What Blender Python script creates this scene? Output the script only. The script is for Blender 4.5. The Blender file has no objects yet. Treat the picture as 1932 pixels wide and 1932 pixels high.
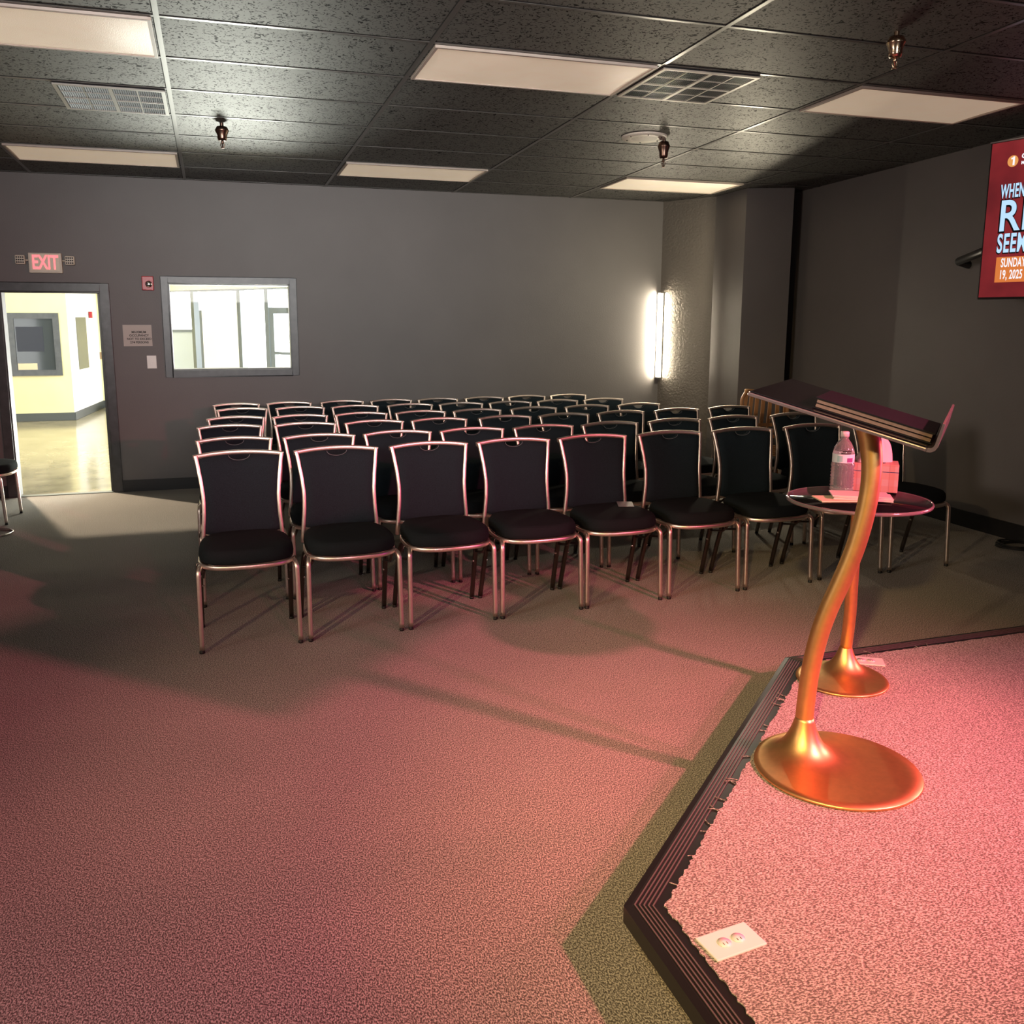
import bpy, bmesh, math, random
import numpy as np
from mathutils import Vector, Matrix
random.seed(7)
PI = math.pi
scn = bpy.context.scene
COL = scn.collection

# ------------------------------------------------------------------ camera calibration (metres)
H = 1.589                                     # eye height
F, YAW, PITCH, ROLL = 1711.39, .3132, .1754, -.0036
PPX, PPY = 960.25, 900.03
def cam_rows():
    fwd = np.array([math.sin(YAW)*math.cos(PITCH), math.cos(YAW)*math.cos(PITCH), -math.sin(PITCH)])
    right = np.array([math.cos(YAW), -math.sin(YAW), 0.])
    down = np.cross(fwd, right)
    c, s = math.cos(ROLL), math.sin(ROLL)
    return np.array([c*right+s*down, -s*right+c*down, fwd])
CM = cam_rows()
def ray(x, y): return CM.T @ np.array([(x-PPX)/F, (y-PPY)/F, 1.])
def onz(x, y, z=0.):
    d = ray(x, y); return Vector(np.array([0, 0, H]) + d*(z-H)/d[2])
def ony(x, y, Y):
    d = ray(x, y); return Vector(np.array([0, 0, H]) + d*Y/d[1])
def onx(x, y, X):
    d = ray(x, y); return Vector(np.array([0, 0, H]) + d*X/d[0])

YB = 8.81                                     # back wall plane
def xr(Y): return 5.412 + .0096*Y             # right wall plane
GX0, GDX, GY0, GDY = -.1614, 1.2192, 4.4794, .6108   # ceiling grid
def ceilz(X, Y): return H + 1.2321 + .0004*X - .0235*(Y-6.356)
def gx(c): return GX0 + c*GDX
def gy(r): return GY0 + r*GDY

# ------------------------------------------------------------------ materials
MATS = {}
def new_mat(name):
    m = bpy.data.materials.new(name); m.use_nodes = True
    nt = m.node_tree; b = nt.nodes['Principled BSDF']
    return m, nt, b
def mat(name, col, rough=.5, metal=0., spec=.5, noise=None, bump=None, coat=0., trans=0., ior=1.45, emit=None, emit_s=0., aniso=None):
    if name in MATS: return MATS[name]
    m, nt, b = new_mat(name)
    b.inputs['Base Color'].default_value = (*col, 1)
    b.inputs['Roughness'].default_value = rough
    b.inputs['Metallic'].default_value = metal
    b.inputs['Specular IOR Level'].default_value = spec
    b.inputs['Coat Weight'].default_value = coat
    b.inputs['Transmission Weight'].default_value = trans
    b.inputs['IOR'].default_value = ior
    if emit:
        b.inputs['Emission Color'].default_value = (*emit, 1); b.inputs['Emission Strength'].default_value = emit_s
    tc = nt.nodes.new('ShaderNodeTexCoord')
    if noise:
        sc, amt = noise[0], noise[1]
        n = nt.nodes.new('ShaderNodeTexNoise'); n.inputs['Scale'].default_value = sc; n.inputs['Detail'].default_value = 3
        nt.links.new(tc.outputs['Object'], n.inputs['Vector'])
        r = nt.nodes.new('ShaderNodeMapRange'); r.inputs['From Min'].default_value = .3; r.inputs['From Max'].default_value = .7
        r.inputs['To Min'].default_value = 1-amt; r.inputs['To Max'].default_value = 1+amt
        nt.links.new(n.outputs['Fac'], r.inputs['Value'])
        mx = nt.nodes.new('ShaderNodeVectorMath'); mx.operation = 'SCALE'; mx.inputs[0].default_value = col
        nt.links.new(r.outputs['Result'], mx.inputs['Scale']); nt.links.new(mx.outputs['Vector'], b.inputs['Base Color'])
    if bump:
        n2 = nt.nodes.new('ShaderNodeTexNoise'); n2.inputs['Scale'].default_value = bump[0]; n2.inputs['Detail'].default_value = 2
        nt.links.new(tc.outputs['Object'], n2.inputs['Vector'])
        bp = nt.nodes.new('ShaderNodeBump'); bp.inputs['Strength'].default_value = bump[1]; bp.inputs['Distance'].default_value = bump[2]
        nt.links.new(n2.outputs['Fac'], bp.inputs['Height']); nt.links.new(bp.outputs['Normal'], b.inputs['Normal'])
    MATS[name] = m
    return m

def carpet_mat(name, dark, mid, light, scale, stretch):
    m, nt, b = new_mat(name)
    tc = nt.nodes.new('ShaderNodeTexCoord')
    mp = nt.nodes.new('ShaderNodeMapping'); mp.inputs['Scale'].default_value = stretch
    mp.inputs['Rotation'].default_value = (0, 0, .35)
    nt.links.new(tc.outputs['Object'], mp.inputs['Vector'])
    n = nt.nodes.new('ShaderNodeTexNoise'); n.inputs['Scale'].default_value = scale; n.inputs['Detail'].default_value = 2; n.inputs['Roughness'].default_value = .6
    nt.links.new(mp.outputs['Vector'], n.inputs['Vector'])
    cr = nt.nodes.new('ShaderNodeValToRGB')
    e = cr.color_ramp.elements
    e[0].position = .40; e[0].color = (*dark, 1); e[1].position = .60; e[1].color = (*light, 1)
    x = cr.color_ramp.elements.new(.5); x.color = (*mid, 1)
    nt.links.new(n.outputs['Fac'], cr.inputs['Fac'])
    n3 = nt.nodes.new('ShaderNodeTexNoise'); n3.inputs['Scale'].default_value = 1.3; n3.inputs['Detail'].default_value = 2
    nt.links.new(tc.outputs['Object'], n3.inputs['Vector'])
    mr = nt.nodes.new('ShaderNodeMapRange'); mr.inputs['To Min'].default_value = .82; mr.inputs['To Max'].default_value = 1.18
    nt.links.new(n3.outputs['Fac'], mr.inputs['Value'])
    sc = nt.nodes.new('ShaderNodeVectorMath'); sc.operation = 'SCALE'
    nt.links.new(cr.outputs['Color'], sc.inputs[0]); nt.links.new(mr.outputs['Result'], sc.inputs['Scale'])
    nt.links.new(sc.outputs['Vector'], b.inputs['Base Color'])
    b.inputs['Roughness'].default_value = .95; b.inputs['Specular IOR Level'].default_value = .1
    b.inputs['Sheen Weight'].default_value = .15
    bp = nt.nodes.new('ShaderNodeBump'); bp.inputs['Strength'].default_value = .7; bp.inputs['Distance'].default_value = .006
    nt.links.new(n.outputs['Fac'], bp.inputs['Height']); nt.links.new(bp.outputs['Normal'], b.inputs['Normal'])
    return m

def tile_mat():
    m, nt, b = new_mat('black painted fissured ceiling tile')
    tc = nt.nodes.new('ShaderNodeTexCoord')
    n = nt.nodes.new('ShaderNodeTexNoise'); n.inputs['Scale'].default_value = 34; n.inputs['Detail'].default_value = 1.5; n.inputs['Distortion'].default_value = 2.2
    nt.links.new(tc.outputs['Object'], n.inputs['Vector'])
    cr = nt.nodes.new('ShaderNodeValToRGB'); e = cr.color_ramp.elements
    e[0].position = .385; e[0].color = (.004, .004, .004, 1); e[1].position = .42; e[1].color = (.06, .058, .053, 1)
    nt.links.new(n.outputs['Fac'], cr.inputs['Fac']); nt.links.new(cr.outputs['Color'], b.inputs['Base Color'])
    mr = nt.nodes.new('ShaderNodeMapRange'); mr.inputs['From Min'].default_value = .375; mr.inputs['From Max'].default_value = .43
    mr.inputs['To Min'].default_value = .03; mr.inputs['To Max'].default_value = .58
    nt.links.new(n.outputs['Fac'], mr.inputs['Value']); nt.links.new(mr.outputs['Result'], b.inputs['Specular IOR Level'])
    b.inputs['Roughness'].default_value = .56
    bp = nt.nodes.new('ShaderNodeBump'); bp.inputs['Strength'].default_value = .5; bp.inputs['Distance'].default_value = .004
    nt.links.new(cr.outputs['Color'], bp.inputs['Height']); nt.links.new(bp.outputs['Normal'], b.inputs['Normal'])
    return m

def wall_mat(name, col, rough, bscale, bstr, bdist):
    m, nt, b = new_mat(name)
    tc = nt.nodes.new('ShaderNodeTexCoord')
    n = nt.nodes.new('ShaderNodeTexNoise'); n.inputs['Scale'].default_value = bscale; n.inputs['Detail'].default_value = 3
    nt.links.new(tc.outputs['Object'], n.inputs['Vector'])
    n3 = nt.nodes.new('ShaderNodeTexNoise'); n3.inputs['Scale'].default_value = 2.; n3.inputs['Detail'].default_value = 3
    nt.links.new(tc.outputs['Object'], n3.inputs['Vector'])
    mr = nt.nodes.new('ShaderNodeMapRange'); mr.inputs['To Min'].default_value = .88; mr.inputs['To Max'].default_value = 1.12
    nt.links.new(n3.outputs['Fac'], mr.inputs['Value'])
    sc = nt.nodes.new('ShaderNodeVectorMath'); sc.operation = 'SCALE'; sc.inputs[0].default_value = col
    nt.links.new(mr.outputs['Result'], sc.inputs['Scale']); nt.links.new(sc.outputs['Vector'], b.inputs['Base Color'])
    b.inputs['Roughness'].default_value = rough; b.inputs['Specular IOR Level'].default_value = .4
    bp = nt.nodes.new('ShaderNodeBump'); bp.inputs['Strength'].default_value = bstr; bp.inputs['Distance'].default_value = bdist
    nt.links.new(n.outputs['Fac'], bp.inputs['Height']); nt.links.new(bp.outputs['Normal'], b.inputs['Normal'])
    return m

def plaid_mat():
    m, nt, b = new_mat('pink plaid printed card')
    tc = nt.nodes.new('ShaderNodeTexCoord'); sp = nt.nodes.new('ShaderNodeSeparateXYZ')
    nt.links.new(tc.outputs['Object'], sp.inputs['Vector'])
    def band(sock, period, width, off=0.):
        a = nt.nodes.new('ShaderNodeMath'); a.operation = 'ADD'; a.inputs[1].default_value = off+10*period; nt.links.new(sock, a.inputs[0])
        mo = nt.nodes.new('ShaderNodeMath'); mo.operation = 'MODULO'; mo.inputs[1].default_value = period; nt.links.new(a.outputs[0], mo.inputs[0])
        l = nt.nodes.new('ShaderNodeMath'); l.operation = 'LESS_THAN'; l.inputs[1].default_value = width; nt.links.new(mo.outputs[0], l.inputs[0])
        return l.outputs[0]
    cur = None
    def mix(fac, col, prev, k):
        mm = nt.nodes.new('ShaderNodeMath'); mm.operation = 'MULTIPLY'; mm.inputs[1].default_value = k; nt.links.new(fac, mm.inputs[0])
        x = nt.nodes.new('ShaderNodeMix'); x.data_type = 'RGBA'
        nt.links.new(mm.outputs[0], x.inputs['Factor'])
        if isinstance(prev, tuple): x.inputs['A'].default_value = prev
        else: nt.links.new(prev, x.inputs['A'])
        x.inputs['B'].default_value = col
        return x.outputs['Result']
    c = (.56, .40, .35, 1)
    c = mix(band(sp.outputs['X'], .046, .022), (.55, .22, .15, 1), c, .5)
    c = mix(band(sp.outputs['Z'], .052, .026), (.55, .24, .17, 1), c, .45)
    c = mix(band(sp.outputs['X'], .115, .0055, .012), (.02, .03, .10, 1), c, 1.)
    c = mix(band(sp.outputs['Z'], .092, .0028, .012), (.03, .04, .12, 1), c, 1.)
    c = mix(band(sp.outputs['X'], .04, .0018, .02), (.35, .18, .2, 1), c, .6)
    nt.links.new(c, b.inputs['Base Color']); b.inputs['Roughness'].default_value = .55
    return m

def wood_mat(name, c1, c2):
    m, nt, b = new_mat(name)
    tc = nt.nodes.new('ShaderNodeTexCoord'); mp = nt.nodes.new('ShaderNodeMapping'); mp.inputs['Scale'].default_value = (18, 18, 2)
    nt.links.new(tc.outputs['Object'], mp.inputs['Vector'])
    n = nt.nodes.new('ShaderNodeTexNoise'); n.inputs['Scale'].default_value = 3; n.inputs['Detail'].default_value = 4
    nt.links.new(mp.outputs['Vector'], n.inputs['Vector'])
    cr = nt.nodes.new('ShaderNodeValToRGB'); cr.color_ramp.elements[0].color = (*c1, 1); cr.color_ramp.elements[1].color = (*c2, 1)
    nt.links.new(n.outputs['Fac'], cr.inputs['Fac']); nt.links.new(cr.outputs['Color'], b.inputs['Base Color'])
    b.inputs['Roughness'].default_value = .4
    return m

def screen_mat():
    m, nt, b = new_mat('lit red screen')
    tc = nt.nodes.new('ShaderNodeTexCoord')
    n = nt.nodes.new('ShaderNodeTexNoise'); n.inputs['Scale'].default_value = 2.2; n.inputs['Detail'].default_value = 4
    nt.links.new(tc.outputs['Object'], n.inputs['Vector'])
    cr = nt.nodes.new('ShaderNodeValToRGB'); cr.color_ramp.elements[0].position = .3; cr.color_ramp.elements[1].position = .75
    cr.color_ramp.elements[0].color = (.11, .012, .016, 1); cr.color_ramp.elements[1].color = (.38, .03, .035, 1)
    nt.links.new(n.outputs['Fac'], cr.inputs['Fac']); nt.links.new(cr.outputs['Color'], b.inputs['Emission Color'])
    b.inputs['Emission Strength'].default_value = .85; b.inputs['Base Color'].default_value = (.02, .01, .01, 1); b.inputs['Roughness'].default_value = .2
    return m

CARPET = carpet_mat('grey taupe loop carpet', (.060, .050, .044), (.20, .182, .158), (.47, .43, .38), 260, (1, .6, 1))
CARPET2 = carpet_mat('stage loop carpet', (.11, .088, .082), (.27, .245, .225), (.55, .51, .48), 240, (.6, 1, 1))
TILE = tile_mat()
WALL = wall_mat('charcoal painted wall', (.15, .140, .136), .55, 90, .25, .003)
WALLR = wall_mat('charcoal rough plaster', (.135, .122, .108), .42, 45, .8, .010)
LOBW = wall_mat('pale yellow wall', (.74, .69, .40), .6, 60, .1, .002)
LOBWH = wall_mat('white lobby wall', (.86, .85, .80), .6, 60, .1, .002)
CONC = mat('polished tan concrete', (.30, .26, .165), .14, noise=(3.5, .25))
BLACKB = mat('black vinyl base', (.012, .012, .013), .45)
TRIMG = mat('dark grey door paint', (.05, .05, .052), .35, noise=(14, .25))
WINTR = mat('grey window paint', (.075, .082, .088), .35, noise=(14, .15))
TEE = mat('black enamel grid bar', (.085, .082, .075), .3, spec=.6)
GAP = mat('dark gap', (.006, .006, .006), .9)
DIFF = mat('white panel with added glow', (.82, .74, .64), .35, noise=(6, .06), bump=(260, .35, .003), emit=(1., .78, .55), emit_s=.27)  # faint emission brightens panels that are switched off
LFRAME = mat('dusty lamp frame', (.42, .36, .31), .45)
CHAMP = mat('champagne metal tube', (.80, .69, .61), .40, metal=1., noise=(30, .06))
DMET = mat('dark metal and shaded legs', (.16, .13, .115), .35, metal=1.)  # also on rear chair legs, with their shade put into the colour
FABRIC = mat('black woven fabric', (.013, .020, .025), .95, spec=.10, noise=(420, .35), bump=(500, .3, .002))
FABRICS = mat('black seat fabric', (.009, .012, .014), .9, spec=.12, noise=(420, .35), bump=(500, .3, .002))
RUBBER = mat('black rubber', (.012, .012, .012), .6)
CHROME = mat('bright chrome', (.85, .83, .8), .15, metal=1.)
PIPING = mat('grey piping', (.10, .11, .12), .6)
GOLD = mat('brushed gold metal', (.83, .52, .20), .42, metal=1., noise=(40, .05))
BLKGL = mat('black acrylic', (.006, .006, .007), .06, spec=.4)
CLEAR = mat('clear acrylic', (.95, .95, .97), .03, trans=1., ior=1.47)
RIMAC = mat('polished acrylic edge', (.17, .15, .16), .16, spec=.7, trans=.25, ior=1.45)
WATERB = mat('clear bottle plastic', (.95, .95, .95), .06, trans=.86, ior=1.33, spec=.8)
WHITEP = mat('white plastic', (.82, .80, .76), .35)
PAPER = mat('white paper', (.55, .50, .47), .7)
PAPERY = mat('cream paper', (.60, .52, .36), .7)
TISS = mat('white tissue', (.68, .64, .62), .85)
PLAID = plaid_mat()
TRIMST = mat('black ribbed vinyl', (.012, .011, .012), .28, spec=.6)
RIBS = mat('lighter rib edge', (.10, .085, .085), .4)  # ribs lighter than the trim they sit on
BEIGEP = mat('beige plastic', (.60, .55, .45), .4)
RED = mat('red alarm plastic', (.42, .03, .04), .35)
EXITR = mat('lit exit letters', (.9, .15, .15), .4, emit=(1., .16, .18), emit_s=1.4)
EXITF = mat('frosted exit face', (.72, .66, .52), .4)
INK = mat('black ink', (.02, .02, .02), .7)
VENTD = mat('vent dark void', (.008, .008, .010), .8)
VENTF = mat('grey vent frame', (.36, .35, .31), .4)
VENTS = mat('vent blade', (.16, .16, .17), .35)
VENTB = mat('dusty blue vent blade', (.22, .25, .30), .5)
SPKW = mat('white speaker grille', (.78, .72, .62), .45, noise=(200, .1))
BRASS = mat('warm sprinkler metal', (.62, .44, .30), .22, metal=1.)
BRONZE = mat('bronze sprinkler', (.20, .13, .10), .3, metal=1.)
TUBE = mat('lit white tube', (1, 1, 1), .3, emit=(1., .88, .66), emit_s=219.)
HOUS = mat('grey lamp housing', (.20, .19, .18), .4)
TVB = mat('black tv plastic', (.012, .012, .012), .35)
SCREEN = screen_mat()
SCRW = mat('lit pale blue letters', (.1, .1, .1), .4, emit=(.50, .76, 1.), emit_s=1.)
SCRWH = mat('lit white letters', (.1, .1, .1), .4, emit=(.95, .95, 1.), emit_s=1.)
SCRO = mat('lit orange badge', (.1, .05, .02), .4, emit=(.80, .22, .05), emit_s=.85)
SCRSH = mat('dark letter shadow', (.005, .004, .01), .4)
WOOD = wood_mat('orange wood', (.34, .15, .06), (.62, .33, .15))
WOODL = wood_mat('light wood', (.62, .42, .22), (.8, .6, .36))
DGLASS = mat('dark window glass', (.045, .055, .06), .08, spec=.6)
BLIND = mat('navy screen', (.016, .02, .032), .4)
ALU = mat('grey aluminium frame', (.16, .18, .18), .35, metal=.6)
OUTG = mat('pale outdoor paving', (.7, .7, .68), .8, noise=(2, .1))
OUTP = mat('beige outdoor column', (.80, .76, .62), .8)
BOOKC = mat('black leather cover', (.008, .008, .012), .6, spec=.2, noise=(120, .2))
PAGES = mat('tan page edges', (.24, .165, .135), .7, noise=(90, .15))
BROWNP = mat('brown wall plate', (.30, .20, .10), .5)

def glass_pane_mat():
    m, nt, b = new_mat('window glass')
    nt.nodes.remove(b)
    out = nt.nodes['Material Output']
    tr = nt.nodes.new('ShaderNodeBsdfTransparent'); gl = nt.nodes.new('ShaderNodeBsdfGlossy'); gl.inputs['Roughness'].default_value = .02
    mx = nt.nodes.new('ShaderNodeMixShader'); mx.inputs['Fac'].default_value = .004
    nt.links.new(tr.outputs[0], mx.inputs[1]); nt.links.new(gl.outputs[0], mx.inputs[2]); nt.links.new(mx.outputs[0], out.inputs['Surface'])
    return m
GLASS = glass_pane_mat()

# ------------------------------------------------------------------ mesh helpers
class MB:
    def __init__(s): s.v = []; s.f = []; s.smooth = []
    def add(s, vs, fs, smooth=False):
        o = len(s.v); s.v += [tuple(v) for v in vs]
        for f in fs: s.f.append([i+o for i in f]); s.smooth.append(smooth)
        return s
    def box(s, lo, hi):
        x0, y0, z0 = lo; x1, y1, z1 = hi
        return s.add([(x0,y0,z0),(x1,y0,z0),(x1,y1,z0),(x0,y1,z0),(x0,y0,z1),(x1,y0,z1),(x1,y1,z1),(x0,y1,z1)],
                     [(3,2,1,0),(4,5,6,7),(0,1,5,4),(1,2,6,5),(2,3,7,6),(3,0,4,7)])
    def hexa(s, p):   # 8 points: bottom ring ccw, top ring
        return s.add(p, [(3,2,1,0),(4,5,6,7),(0,1,5,4),(1,2,6,5),(2,3,7,6),(3,0,4,7)])
    def prism(s, poly, z0, z1):
        n = len(poly)
        vs = [(p[0], p[1], z0) for p in poly] + [(p[0], p[1], z1) for p in poly]
        fs = [tuple(range(n-1, -1, -1)), tuple(range(n, 2*n))] + [(i, (i+1) % n, n+(i+1) % n, n+i) for i in range(n)]
        return s.add(vs, fs)
    def extrude(s, pts, d, smooth=False):      # planar polygon extruded along vector d
        n = len(pts); d = Vector(d)
        vs = [Vector(p) for p in pts]; vs += [p+d for p in vs]
        fs = [tuple(range(n-1, -1, -1)), tuple(range(n, 2*n))] + [(i, (i+1) % n, n+(i+1) % n, n+i) for i in range(n)]
        return s.add(vs, fs)
    def tube(s, path, rx, ry=None, up=(0, 0, 1), n=10, sq=False, caps=True, radii=None):
        path = [Vector(p) for p in path]; up = Vector(up); ry = ry or rx
        vs = []; m = len(path)
        if sq:
            c = .35; base = [(1,-1+c),(1,1-c),(1-c,1),(-1+c,1),(-1,1-c),(-1,-1+c),(-1+c,-1),(1-c,-1)]
        else: base = [(math.cos(2*PI*k/n), math.sin(2*PI*k/n)) for k in range(n)]
        n = len(base)
        for i, p in enumerate(path):
            t = (path[min(i+1, m-1)]-path[max(i-1, 0)]).normalized()
            a = t.cross(up)
            if a.length < 1e-4: a = t.cross(Vector((0, 1, 0)))
            a.normalize(); b = a.cross(t).normalized()
            k = radii[i] if radii else 1.
            for (u, w) in base: vs.append(p + a*u*rx*k + b*w*ry*k)
        fs = []
        for i in range(m-1):
            for k in range(n): fs.append((i*n+k, i*n+(k+1) % n, (i+1)*n+(k+1) % n, (i+1)*n+k))
        s.add(vs, fs, True)
        if caps:
            s.add(vs[:n], [tuple(range(n-1, -1, -1))]); s.add(vs[-n:], [tuple(range(n))])
        return s
    def lathe(s, prof, c=(0, 0, 0), n=32, cap=True):
        vs = []
        for (r, z) in prof:
            for k in range(n): vs.append((c[0]+r*math.cos(2*PI*k/n), c[1]+r*math.sin(2*PI*k/n), c[2]+z))
        fs = [(i*n+k, i*n+(k+1) % n, (i+1)*n+(k+1) % n, (i+1)*n+k) for i in range(len(prof)-1) for k in range(n)]
        s.add(vs, fs, True)
        if cap:
            s.add(vs[:n], [tuple(range(n-1, -1, -1))]); s.add(vs[-n:], [tuple(range(n))])
        return s
    def grid(s, P, closed_u=False, smooth=True):    # P[i][j]
        a, b = len(P), len(P[0])
        vs = [q for r in P for q in r]
        fs = [(i*b+j, i*b+(j+1) % b, (i+1)*b+(j+1) % b, (i+1)*b+j) for i in range(a-1) for j in range(b if closed_u else b-1)]
        return s.add(vs, fs, smooth)
    def sphere(s, c, r, n=10, sc=(1, 1, 1)):
        P = [[(c[0]+sc[0]*r*math.sin(PI*i/n)*math.cos(2*PI*j/(2*n)), c[1]+sc[1]*r*math.sin(PI*i/n)*math.sin(2*PI*j/(2*n)), c[2]+sc[2]*r*math.cos(PI*i/n)) for j in range(2*n)] for i in range(n+1)]
        return s.grid(P, True)
    def xf(s, M):
        s.v = [tuple(M @ Vector(v)) for v in s.v]; return s
    def build(s, name, m, parent=None, bevel=0., weld=True, seg=2, inv=None):
        me = bpy.data.meshes.new(name); me.from_pydata(s.v, [], s.f)
        me.polygons.foreach_set('use_smooth', s.smooth)
        bm = bmesh.new(); bm.from_mesh(me)
        if weld: bmesh.ops.remove_doubles(bm, verts=bm.verts, dist=1e-5)
        bmesh.ops.recalc_face_normals(bm, faces=bm.faces)
        if bevel > 0:
            ed = [e for e in bm.edges if len(e.link_faces) == 2 and e.calc_face_angle(0) > .6]
            bmesh.ops.bevel(bm, geom=ed, offset=bevel, segments=seg, profile=.6, affect='EDGES')
        bm.to_mesh(me); bm.free()
        me.materials.append(m)
        o = bpy.data.objects.new(name, me); COL.objects.link(o)
        if parent:
            o.parent = parent
        return o

def tag(o, label=None, cat=None, group=None, kind=None):
    if label: o['label'] = label
    if cat: o['category'] = cat
    if group: o['group'] = group
    if kind: o['kind'] = kind
    return o
def thing(name, label, cat, loc=(0, 0, 0), rz=0., group=None):
    o = bpy.data.objects.new(name, None); COL.objects.link(o); o.location = loc; o.rotation_euler = (0, 0, rz)
    o.empty_display_size = .1
    return tag(o, label, cat, group)
def local(root, p):      # world point -> root local (location + rz only)
    d = Vector(p)-Vector(root.location); c, s = math.cos(-root.rotation_euler.z), math.sin(-root.rotation_euler.z)
    return Vector((c*d.x-s*d.y, s*d.x+c*d.y, d.z))
def copy_tree(o, parent=None):
    c = o.copy(); COL.objects.link(c); c.parent = parent
    for ch in list(o.children): copy_tree(ch, c)
    return c
def struct(name, mb, m, label=None, parent=None, bevel=0.):
    o = mb.build(name, m, parent, bevel)
    if not parent:
        o['kind'] = 'structure'
        if label: o['label'] = label
    return o
def text(body, name, m, parent, M, size, xs=1., extr=.001, off=0., align='LEFT', space=1., line=1.):
    cu = bpy.data.curves.new(name, 'FONT'); cu.body = body; cu.size = size; cu.extrude = extr; cu.offset = off
    cu.align_x = align; cu.space_character = space; cu.space_line = line; cu.materials.append(m)
    o = bpy.data.objects.new(name, cu); COL.objects.link(o)
    o.matrix_local = M @ Matrix.Diagonal((xs, 1, 1, 1))
    dg = bpy.context.evaluated_depsgraph_get(); me = bpy.data.meshes.new_from_object(o.evaluated_get(dg)); mt = o.matrix_local.copy()
    bpy.data.objects.remove(o); me.materials.clear(); me.materials.append(m)
    o = bpy.data.objects.new(name, me); COL.objects.link(o); o.parent = parent; o.matrix_local = mt
    return o

# ================================================================== SETTING
XL = -3.4; YF = -2.2
struct('floor', MB().box((XL-.1, YF-.1, -.1), (5.7, 8.92, 0)), CARPET, 'taupe loop pile carpet across the whole room')

# back wall with a doorway and an inner window
DX0, DX1, DZ = -1.70, -.915, 1.785
WX0, WX1, WZ0, WZ1 = -.355, .705, 1.095, 1.868
w = MB()
zt = 2.95
for (x0, x1, z0, z1) in [(XL, DX0, 0, zt), (DX0, DX1, DZ, zt), (DX1, WX0, 0, zt), (WX0, WX1, 0, WZ0), (WX0, WX1, WZ1, zt), (WX1, 5.7, 0, zt)]:
    w.box((x0, YB, z0), (x1, YB+.13, z1))
struct('wall_back', w, WALL, 'charcoal back wall with doorway and inner window')
# right wall
y0, y1 = YF, YB+.1
struct('wall_right', MB().prism([(xr(y0), y0), (xr(y0)+.12, y0), (xr(y1)+.12, y1), (xr(y1), y1)], 0, zt), WALL, 'charcoal right wall behind the television')
struct('wall_left', MB().box((XL-.12, YF, 0), (XL, YB, zt)), WALL, 'charcoal left wall')
struct('wall_front', MB().box((XL, YF-.12, 0), (5.6, YF, zt+.1)), WALL, 'charcoal wall behind the stage')
# corner column: slanted plaster face, side face, front face
A_ = (4.53, YB); B_ = onz(1345, 373, 2.76); C_ = onz(1409, 357.5, 2.775); D_ = onz(1498, 358, 2.775)
BX = (4.87, 8.33); CX = (4.885, 7.80); DXX = (5.31, 7.66)
struct('wall_chamfer', MB().prism([A_, BX, (BX[0]+.02, YB)], 0, zt), WALLR, 'rough plaster slanted wall face beside the lit tube')
struct('wall_column', MB().prism([BX, CX, DXX, (5.33, YB), (BX[0]+.02, YB)], 0, zt), WALL, 'square charcoal column in the corner of the room')

# ceiling: tilted slab
cz = MB()
P = [(XL-.1, YF-.1), (5.7, YF-.1), (5.7, YB+.14), (XL-.1, YB+.14)]
cz.hexa([(x, y, ceilz(x, y)) for x, y in P] + [(x, y, ceilz(x, y)+.1) for x, y in P])
ceiling = struct('ceiling', cz, TILE, 'dark speckled drop ceiling tiles')
tb = MB(); gp = MB()
def cbar(mb, x0, x1, y0, y1, d0, d1):
    q = [(x0, y0), (x1, y0), (x1, y1), (x0, y1)]
    mb.hexa([(x, y, ceilz(x, y)-d1) for x, y in q] + [(x, y, ceilz(x, y)-d0) for x, y in q])
for c in range(-2, 5):
    cbar(tb, gx(c)-.012, gx(c)+.012, YF, YB-.002, -.01, .004)
    cbar(gp, gx(c)-.0165, gx(c)-.0125, YF, YB-.002, -.01, .0012)
for r in range(-10, 8):
    if gy(r) > YB-.02: continue
    for c in range(-3, 5):
        a = max(gx(c)+.012, XL); b = min(gx(c+1)-.012, xr(gy(r)))
        if b > a:
            cbar(tb, a, b, gy(r)-.010, gy(r)+.010, -.01, .0035)
            cbar(gp, a, b, gy(r)-.017, gy(r)-.0105, -.01, .0015)
tb.build('grid_bar', TEE, ceiling, weld=False); gp.build('tile_gap', GAP, ceiling, weld=False)

# baseboards
bb = MB()
for (x0, x1) in [(XL, DX0-.075), (DX1+.075, 4.53)]: bb.box((x0, YB-.012, 0), (x1, YB, .105))
struct('baseboard_back', bb, BLACKB)
struct('baseboard_right', MB().prism([(xr(YF)-.014, YF), (xr(YF), YF), (xr(YB)-.0, YB), (xr(YB)-.014, YB)], 0, .125), BLACKB)
bcol = MB()
for a, b in [(A_, BX), (BX, CX), (CX, DXX)]:
    a = Vector((*a, 0)); b = Vector((*b, 0)); n = Vector(((b-a).y, -(b-a).x, 0)).normalized()*.012
    if n.y > .0 and abs(n.x) < .011: n = -n
    if n.x > 0: n = -n
    bcol.prism([a, b, b+n, a+n], 0, .105)
struct('baseboard_column', bcol, BLACKB)

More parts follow.
